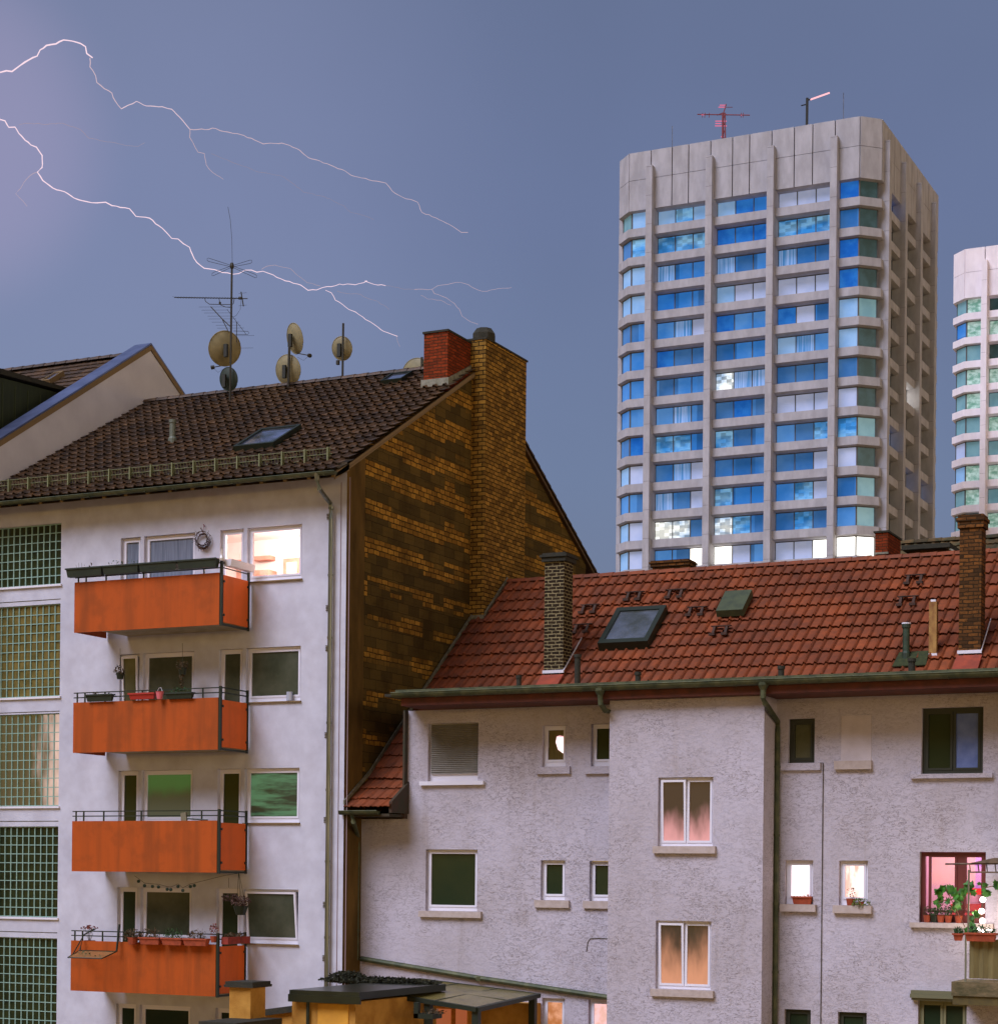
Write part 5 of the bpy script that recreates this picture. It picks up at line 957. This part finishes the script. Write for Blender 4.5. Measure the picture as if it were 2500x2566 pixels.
    for i in range(8): j = (i + 1) % 8; m.quad((*P1[i], ZT - 6.98), (*P1[j], ZT - 6.98), (*P0[j], ZT - 6.85), (*P0[i], ZT - 6.85)); m.quad((*P2[i], ZT - 6.98), (*P2[j], ZT - 6.98), (*P1[j], ZT - 6.98), (*P1[i], ZT - 6.98))
    m.build('storey_band', cmat, t)
    def strip(p0, p1, zb, zt_, codes, cuts=None, m=None, done=True):    # one window strip of several panes between two plan points
        m = m or MB(); a = Vector((*p0, 0)); b = Vector((*p1, 0)); d = b - a; n = len(codes); nrm = Vector((d.y, -d.x, 0)).normalized(); cuts = cuts or [i / n for i in range(n + 1)]
        for i, c in enumerate(codes):
            u0 = a + d * cuts[i]; u1 = a + d * cuts[i + 1]; q = random.uniform(-.01, .01)
            m.quad((u0.x, u0.y, zb), (u1.x, u1.y, zb), (u1.x, u1.y, zt_), (u0.x, u0.y, zt_), PM[c])
        for cu in cuts:
            u = a + d * cu; e = d.normalized() * .05; pts = [u - e, u + e, u + e + nrm * .08, u - e + nrm * .08]; m.prism([Vector((p.x, p.y, zb)) for p in pts], (0, 0, zt_ - zb), 11)
        for z0, z1 in ((zb, zb + .07), (zt_ - .07, zt_)):
            pts = [a + nrm * .002, b + nrm * .002, b + nrm * .09, a + nrm * .09]; m.prism([Vector((p.x, p.y, z0)) for p in pts], (0, 0, z1 - z0), 11)
        if done: m.build('window', PMATS, t)
        return m
    W_ = ringpts(-.55)
    for k, row in enumerate(rows):
        zb = ZB - SH * k + .02; zt_ = zb + SH - 1.12; lc, b1, b2, b3, rc, side = row
        fy = Y + .55; fz_ = Y + 1.25
        if lc: q_ = strip(W_[7], (W_[0][0], W_[0][1]), zb, zt_, lc[0], done=False); strip((W_[0][0] + .05, fy), (X + cols[0], fy), zb, zt_, lc[1], m=q_)   # corner window: two faces, one part
        for b_, c0 in ((b1, 0), (b2, 1), (b3, 2)):
            if b_: strip((X + cols[c0] + .78, fz_), (X + cols[c0 + 1], fz_), zb, zt_, b_)
        if rc: q_ = strip((X + cols[3] + .78, fy), (W_[1][0], fy), zb, zt_, rc[0], done=False); strip((W_[1][0] + .02, fy + .02), W_[2], zb, zt_, rc[1], m=q_)
        for i, s_ in enumerate(side or ''):
            if s_ != '-': strip((X + WX + cx - 1.0, Y + scols[i] + 1.06), (X + WX + cx - 1.0, Y + scols[i + 1]), zb, zt_, s_ * 2)
    return t, ZT
rows = [('TL', 'LOL', 'LBM', 'PPP', 'BD', 'B--'), ('MO', 'OOO', 'BBB', 'OOO', 'MD', 'DD-'), ('LL', 'SMM', 'SMM', 'SMM', 'BD', 'DDD'), ('LL', 'BMM', 'LPP', 'PPP', 'BD', 'DDD'),
        ('MM', 'MSP', 'BMM', 'BPM', 'LT', 'DDD'), ('MM', 'BMM', 'MMM', 'LSM', 'LD', 'DDD'), ('MM', 'MMM', 'WSS', 'MMM', 'MD', 'DHD'), ('MM', 'MSM', 'MBM', 'PPP', 'PD', 'DDD'),
        ('MB', 'OOM', 'OMM', 'MMO', 'OT', 'MDD'), ('LP', 'MSP', 'MMM', 'MMP', 'PD', 'DMM'), ('MM', 'SMP', 'OMM', 'MOP', 'MT', 'DDD'), ('LP', 'WWM', 'WOM', 'MOM', 'MT', 'DDD'),
        ('LP', 'MMH', 'HPM', 'PPH', 'HH', None)]
rows = [(r[0], r[1], r[2], r[3], r[4], r[5]) for r in rows]
tw, ZT1 = tower(-86.91, 214.0, 0, rows, concrete, 'large grey concrete office tower with blue window strips rising behind the red roof')
rows2 = [(a, b, None, None, None, None) for a, b in (('TG', 'DDD'), ('MG', 'GGG'), ('TT', 'DGG'), ('TG', 'GDG'), ('TG', 'TTG'), ('TT', 'GTT'), ('PT', 'TGG'), ('LG', 'GGT'), ('TG', 'TLG'), ('TT', 'GGG'))]
T2 = PY(2417.5, 624, 273.0); tw2, ZT2 = tower(T2.x, 273.0, T2.z - 92.55, rows2, concrete_w, 'paler second tower cut off by the right edge of the photo', False)
for k in range(13):                                                  # light spilling from the lowest offices is the offices' own
    pass
# antennas on the big tower
pink = lit('red_beacon', (1.0, .20, .36, 1), .75)
def T(px, py, Y=222.0): return PY(px, py, Y)
t = thing('roof_antenna', (T(1811, 345).x, 222, ZT1 - .2), 'red cross shaped antenna with pink beacons near the left of the tower roof', 'antenna')
m = MB(); b = T(1811, 350); b.z = ZT1 - .2; tp = T(1811, 283); m.tube([b, tp], .13, 6); m.tube([b + Vector((.35, 0, 0)), tp + Vector((.25, 0, 0))], .09, 5)
for i in range(7): u = i / 7; m.tube([b.lerp(tp, u), b.lerp(tp, u + 1 / 7) + Vector((.3, 0, 0))], .05, 4)
m.build('lattice_mast', M('red_antenna_metal', S(120, 50, 56), .7), t)
m = MB(); m.tube([T(1747, 286), T(1811, 287), T(1878, 288)], .07, 5); m.tube([T(1812, 284), T(1819, 260)], .07, 5); m.tube([T(1800, 268), T(1835, 268)], .04, 4); m.tube([T(1796, 288), T(1811, 282), T(1822, 288)], .06, 4)
for x in (1760, 1766, 1777, 1857, 1862): m.tube([T(x, 282), T(x - 1, 294)], .04, 4)
m.build('crossbar', MC['red_antenna_metal'], t)
for i, (x0, x1, y) in enumerate(((1792, 1806, 309), (1792, 1820, 303), (1791, 1820, 315), (1800, 1818, 268), (1803, 1817, 263), (1757, 1764, 287), (1856, 1862, 288), (1806, 1813, 342))): m = MB(); m.tube([T(x0, y), T(x1, y)], .06, 5); m.build('beacon', pink, t)
t = thing('roof_antenna', (T(2021, 300).x, 222, ZT1 - .2), 'short mast with a slanting pink lit arm on the tower roof', 'antenna')
m = MB(); b = T(2021, 306); b.z = ZT1 - .2; m.tube([b, T(2022, 245)], .16, 6); m.tube([T(2007, 264), T(2023, 260)], .08, 4); m.tube([T(2022, 250), T(2032, 248)], .1, 4); m.build('mast', M('black_antenna_metal', S(40, 42, 40), .6), t); m = MB(); m.tube([T(2030, 249), T(2078, 232)], .1, 5); m.build('beacon', lit('pale_pink_beacon', (1.2, .55, .6, 1), 1.1), t)
for x, y0, y1, lb in ((1684, 315, 374, 'thin pale rod at the left end of the tower roof'), (2113, 232, 292, 'thin pale rod at the right end of the tower roof')): m = MB(); a = T(x, y1); a.z = ZT1 - .2; m.tube([a, T(x, y0)], .05, 4); tag(m.build('lightning_rod', zinc), lb, 'rod')

# ================================================================== ochre yard building, canopy and pillar in front
yb = thing('ochre_outbuilding', PY(810, 2560, 33.0) * 1, 'ochre outbuilding with dark flat roof and door at the bottom of the picture', 'building')
a = PY(732, 2490, 33.0); b = PY(893, 2500, 33.0); zf_ = a.z - .02
m = MB(); m.box(a.x, b.x - .02, 33.0, 36.4, 0, zf_ - .1); m.build('wall', yellow_wall, yb)
m = MB(); m.box(PY(725, 2480, 32.85).x, PY(900, 2480, 32.85).x, 32.85, 36.5, zf_ - .04, zf_ + .1); m.box(PY(725, 2480, 32.85).x + .0, PY(902, 2480, 32.8).x, 32.8, 32.848, zf_ - .13, zf_ + .02); m.build('roof', M('wet_dark_roof', S(30, 38, 26), .3, S(20, 28, 18), 3.), yb)
m = MB(); p = PY(773, 2500, 32.96); m.tube([(p.x, 32.94, zf_ - .1), (p.x, 32.94, 0)], .035, 8); m.build('downpipe', dark_metal, yb)
m = MB(); p = PY(798, 2515, 33.0); q = PY(874, 2515, 33.0); m.box(p.x, q.x, 32.975, 32.998, 2.2, p.z); m.build('door', M('yellow_door', S(226, 164, 52), .8, S(206, 146, 46), 2.), yb)
m = MB(); m.leaves((PY(950, 2462, 36.2).x, 36.2, zf_ + .13), (1.5, .3, .09), 2600, .04); m.leaves((PY(870, 2455, 36.3).x, 36.3, zf_ + .2), (.45, .2, .12), 700, .035); tag(m.build('roof_litter', M('dark_moss', S(44, 44, 20), .95, S(26, 28, 14), 12.), None), 'dark mat of dead leaves and moss along the back of the flat roof', 'dead leaves')
# annex wall under the canopy
ax = thing('ochre_annex', (-17, 38.3, 0), 'ochre annex wall with a small dark window under the glass canopy', 'building')
zc_ = PY(960, 2490, 38.2).z
m = MB(); m.box(PY(895, 2500, 38.2).x, PY(1336, 2500, 38.2).x, 38.2, Y2 - .004, 0, zc_ - .1); m.build('wall', yellow_wall, ax)
m = MB(); p = PY(948, 2510, 38.2); q = PY(996, 2560, 38.2); m.box(p.x, q.x, 38.12, 38.198, 2.5, p.z); wn = m.build('window', dark_frame, ax); m = MB(); m.box(p.x + .08, q.x - .1, 38.10, 38.119, 2.5, p.z - .08); m.build('pane', dark_glass2, wn); m = MB(); m.box(p.x + .2, p.x + .25, 38.08, 38.099, 2.5, p.z - .1); m.build('mullion', trim_white, wn)
for a_, b_ in ((1092, 1130), (1145, 1170)): m = MB(); p = PY(a_, 2545, 38.2); q = PY(b_, 2545, 38.2); m.box(p.x, q.x, 38.13, 38.198, 2.5, PY(a_, 2528, 38.2).z); m.build('window', lit('warm_annex_glass', (.32, .08, .03, 1), 1.), ax)
# glass canopy
BL = PY(1052, 2452, 38.1); BR = PY(1350, 2490, 38.1); FLc = PX(885, 2475, BL.x); FR = PX(1195, 2525, BR.x); 
cn = thing('glass_canopy', ((BL + FR) / 2) - Vector((0, 0, (BL + FR).z / 2)), 'sloping glazed canopy on dark posts beside the ochre outbuilding', 'canopy')
nrm = (BR - BL).cross(FLc - BL).normalized(); nrm = nrm if nrm.z > 0 else -nrm
m = MB(); U = lambda u, v: (BL.lerp(BR, u)).lerp(FLc.lerp(FR, u), v)
for u0, v0, u1, v1, r in ((0, 0, 1, 0, .03), (0, 1, 1, 1, .05), (0, 0, 0, 1, .03), (1, 0, 1, 1, .05), (.33, 0, .33, 1, .022), (.66, 0, .66, 1, .022), (0, .5, 1, .5, .018)):
    a = U(u0, v0); b = U(u1, v1); d = (b - a).normalized(); sd = d.cross(nrm) * r; m.prism([a - sd, b - sd, b + sd, a + sd], nrm * -.09)
m.build('frame', dark_metal, cn)
m = MB(); m.prism([U(.01, .01) - nrm * .01, U(.99, .01) - nrm * .01, U(.99, .99) - nrm * .01, U(.01, .99) - nrm * .01], -nrm * .015); m.build('glazing', M('lit_olive_glazing', S(126, 112, 58), .25, S(92, 82, 42), 1.6, spec=.25), cn)  # olive tone of lit translucent glass put into the base colour
for u, v in ((.98, .97), (.98, .06), (.60, .97)): p = U(u, v); m = MB(); m.box(p.x - .07, p.x + .07, p.y - .07, p.y + .07, 0, p.z - .1); m.build('post', dark_metal, cn)
p = PY(1042, 2540, 34.5); t = thing('lantern_box', (p.x, 34.5, 0), 'dark angular metal planter frame under the front of the canopy', 'planter'); m = MB(); m.box(p.x, PY(1090, 2540, 34.5).x, 34.4, 34.8, PY(1042, 2552, 34.5).z, PY(1042, 2540, 34.5).z); m.box(p.x, p.x + .1, 34.4, 34.5, PY(1042, 2552, 34.5).z, PY(1042, 2512, 34.5).z); m.build('frame', dark_metal, t); m = MB(); m.leaves((p.x + .35, 34.6, PY(1042, 2535, 34.5).z), (.3, .15, .06), 60, .04); m.build('plants', dry_m, t)
p = PY(965, 2560, 35.0); t = thing('parasol', (p.x, 35.0, 0), 'top of a faded red closed parasol beside the dark annex window', 'parasol'); m = MB(); m.lathe((p.x, 35.0, p.z - .5), (0, 0, 1), [(.75, 0), (.5, .3), (.28, .44), (0, .5)], 10); m.build('cover', M('faded_red_cloth', S(140, 78, 40), .9), t); m = MB(); m.tube([(p.x, 35, 0), (p.x, 35, p.z + .03)], .02, 6); m.build('pole', steel, t)
# ochre pillar with slab cap
t = thing('ochre_chimney', PY(600, 2566, 32.0), 'ochre rendered chimney with a dark slab cap in the foreground', 'chimney')
a = PY(575, 2474, 32.0); b = PY(628, 2476, 32.0); y2_ = PX(665, 2474, b.x).y; m = MB(); m.box(a.x, b.x, 32.0, y2_, 0, a.z); m.build('shaft', yellow_wall, t)
m = MB(); m.box(a.x - .08, b.x + .1, 31.92, y2_ + .08, a.z + .001, a.z + .05); m.prism([(a.x - .06, 31.94, a.z + .05), (b.x + .08, 31.94, a.z + .05), (b.x + .08, y2_ + .06, a.z + .05), (a.x - .06, y2_ + .06, a.z + .05)], (0, 0, .06)); m.build('cap', dark_cap, t)
# low garden wall tops between the pillar and the outbuilding
t = thing('ochre_wall', PY(700, 2550, 34.0) * 1, 'ochre wall with a dark sloping coping between chimney and outbuilding', 'wall')
a = PY(664, 2546, 34.0); b = PY(772, 2532, 34.0); m = MB(); m.prism([(a.x, 34, 0), (b.x, 34, 0), (b.x, 34, b.z), (a.x, 34, a.z)], (0, .3, 0)); m.build('wall', yellow_wall, t); m = MB(); m.prism([(a.x, 33.9, a.z), (b.x, 33.9, b.z), (b.x, 33.9, b.z + .13), (a.x, 33.9, a.z + .13)], (0, .5, 0)); m.build('coping', dark_cap, t)
p = PY(555, 2562, 31.0); t = thing('slab_roof', (p.x, 31, 0), 'edge of a dark slab roof at the foot of the ochre chimney', 'roof'); m = MB(); m.box(PY(505, 2562, 31.0).x, PY(600, 2562, 31.0).x, 30.9, 32.5, p.z - .12, p.z); m.build('slab', dark_cap, t); m = MB(); m.box(PY(515, 2562, 31.0).x, PY(590, 2562, 31.0).x, 31.0, 32.4, 0, p.z - .12); m.build('wall', yellow_wall, t)

# ================================================================== lightning, about 1.5 km away
def bolt(label, parts, D=1500.0):
    b0 = EY + ray(*parts[0][0][0]) * D; t = thing('lightning_bolt', b0, label, 'lightning')
    for i, (pts, w0, w1, st) in enumerate(parts):
        P = []
        for k in range(len(pts) - 1):                                # jitter the channel between its bends
            (xa, ya), (xb_, yb_) = pts[k], pts[k + 1]; n = max(1, int(math.hypot(xb_ - xa, yb_ - ya) / 9))
            for j in range(n): u = j / n; P.append((xa + (xb_ - xa) * u + (random.uniform(-1.3, 1.3) if j else 0), ya + (yb_ - ya) * u + (random.uniform(-1.5, 1.5) if j else 0)))
        P.append(pts[-1]); n = len(P); R_ = [(w0 + (w1 - w0) * k / (n - 1)) * random.uniform(.8, 1.2) * .34 * D / FL for k in range(n)]
        m = MB(); m.tube([EY + ray(*p) * D for p in P], R_, 5)
        nm = 'bolt_%d' % int(st * 100); mt = MC.get(nm) or lit('lightning_glow' if False else nm, tuple(c * st for c in (1.0, .74, .84)) + (1,), 1.0); MC[nm] = mt; m.build('channel' if i == 0 else 'branch', mt, t)
z1 = lambda L_: [(x / 3.1733, 50 + y / 3.1733) for x, y in L_]; z2_ = lambda L_: [(500 + x / 2.38, 250 + y / 2.38) for x, y in L_]
bolt('upper lightning bolt arching from the left edge and running down to the right', [
    (z1([(-60, 430), (0, 415), (50, 402), (95, 408), (160, 360), (225, 318), (295, 285), (320, 235), (370, 200), (445, 188), (505, 157), (570, 165), (640, 185), (680, 210), (690, 265), (735, 298)]), 5.4, 4.6, 1.0),
    (z1([(715, 300), (715, 370), (760, 440), (770, 495), (830, 545), (890, 580), (915, 640), (965, 705)]), 3.6, 3.0, .62),
    (z1([(965, 705), (1085, 645), (1165, 682), (1290, 688), (1365, 708), (1450, 795), (1510, 868)]), 3.0, 2.8, .75),
    (z1([(1510, 868), (1630, 870), (1690, 858), (1780, 885), (1890, 903)]) + z2_([(265, 212), (330, 240), (380, 262), (490, 257), (580, 290), (650, 345), (760, 380), (850, 415), (905, 450), (1030, 482), (1110, 495), (1150, 545), (1210, 580), (1300, 610), (1325, 670), (1430, 715), (1510, 755), (1560, 790), (1600, 790)]), 2.8, 1.8, .58),
    (z2_([(70, 320), (180, 365), (260, 395), (350, 430), (480, 450), (560, 500), (620, 550), (740, 575), (860, 630), (900, 670), (980, 690), (1040, 715)]), 1.1, .8, .30),
    (z1([(1510, 868), (1508, 930), (1535, 975), (1575, 1050), (1625, 1060), (1640, 1150), (1690, 1210), (1775, 1265)]), 2.6, 1.6, .5)])
bolt('brightest lower lightning bolt passing behind the tall roof mast', [
    (z1([(-60, 770), (0, 790), (40, 800), (70, 852), (120, 850), (150, 900), (200, 955), (245, 992), (290, 1010), (335, 1075), (335, 1170), (297, 1208), (340, 1275), (420, 1335), (540, 1380), (590, 1415), (650, 1435), (730, 1452), (840, 1448), (890, 1475), (1030, 1500), (1080, 1560), (1190, 1575)]) + [(420 + x / 3.808, 500 + y / 3.808) for x, y in [(0, 325), (40, 370), (100, 375), (150, 420), (210, 455), (235, 520), (280, 600), (350, 655), (450, 668), (520, 695), (620, 712), (680, 705), (740, 672), (800, 672), (850, 692), (910, 683), (970, 705), (1080, 755), (1200, 798), (1270, 815), (1340, 865), (1420, 862), (1480, 838), (1560, 830), (1640, 805), (1790, 812), (1904, 775)]] + z2_([(985, 1080), (1040, 1100), (1110, 1108)]), 4.4, 2.0, 1.0),
    (z2_([(750, 1135), (785, 1150), (810, 1195), (850, 1218), (890, 1250), (930, 1265), (990, 1310), (1020, 1325), (1080, 1370), (1120, 1388), (1180, 1410)]), 2.0, 2.4, .95),
    (z1([(297, 1208), (240, 1235), (190, 1290), (165, 1335), (125, 1380), (180, 1435), (215, 1480)]), 1.8, 1.2, .5),
    (z1([(150, 830), (240, 820), (380, 828), (500, 820), (640, 870), (710, 940), (800, 958), (1030, 998), (1100, 1003), (1150, 975)]), 1.6, 1.0, .36),
    (z2_([(370, 1010), (400, 992), (450, 985), (540, 1005), (590, 1050), (640, 1090), (720, 1110)]), 1.6, 1.4, .42),
    (z2_([(820, 1140), (880, 1155), (960, 1160), (1020, 1190), (1060, 1200), (1130, 1250)]), 1.1, .9, .33), (z2_([(1175, 1410), (1180, 1440), (1195, 1475)]), 1.3, .9, .38), (z2_([(1110, 1108), (1200, 1125), (1300, 1132)]), 1.0, .9, .31)])
bolt('faint forked lightning to the right, above the brick chimney', [
    (z2_([(1280, 1130), (1385, 1130), (1420, 1108), (1480, 1100), (1530, 1088), (1580, 1095), (1640, 1125), (1690, 1142), (1760, 1130), (1860, 1120)]), 1.4, 1.2, .52),
    (z2_([(1385, 1130), (1400, 1155), (1470, 1180), (1520, 1215), (1550, 1250), (1565, 1290), (1620, 1325), (1660, 1338)]), 1.6, 1.2, .5), (z2_([(1320, 1165), (1360, 1188), (1440, 1195), (1500, 1225)]), 1.3, 1.0, .44)])
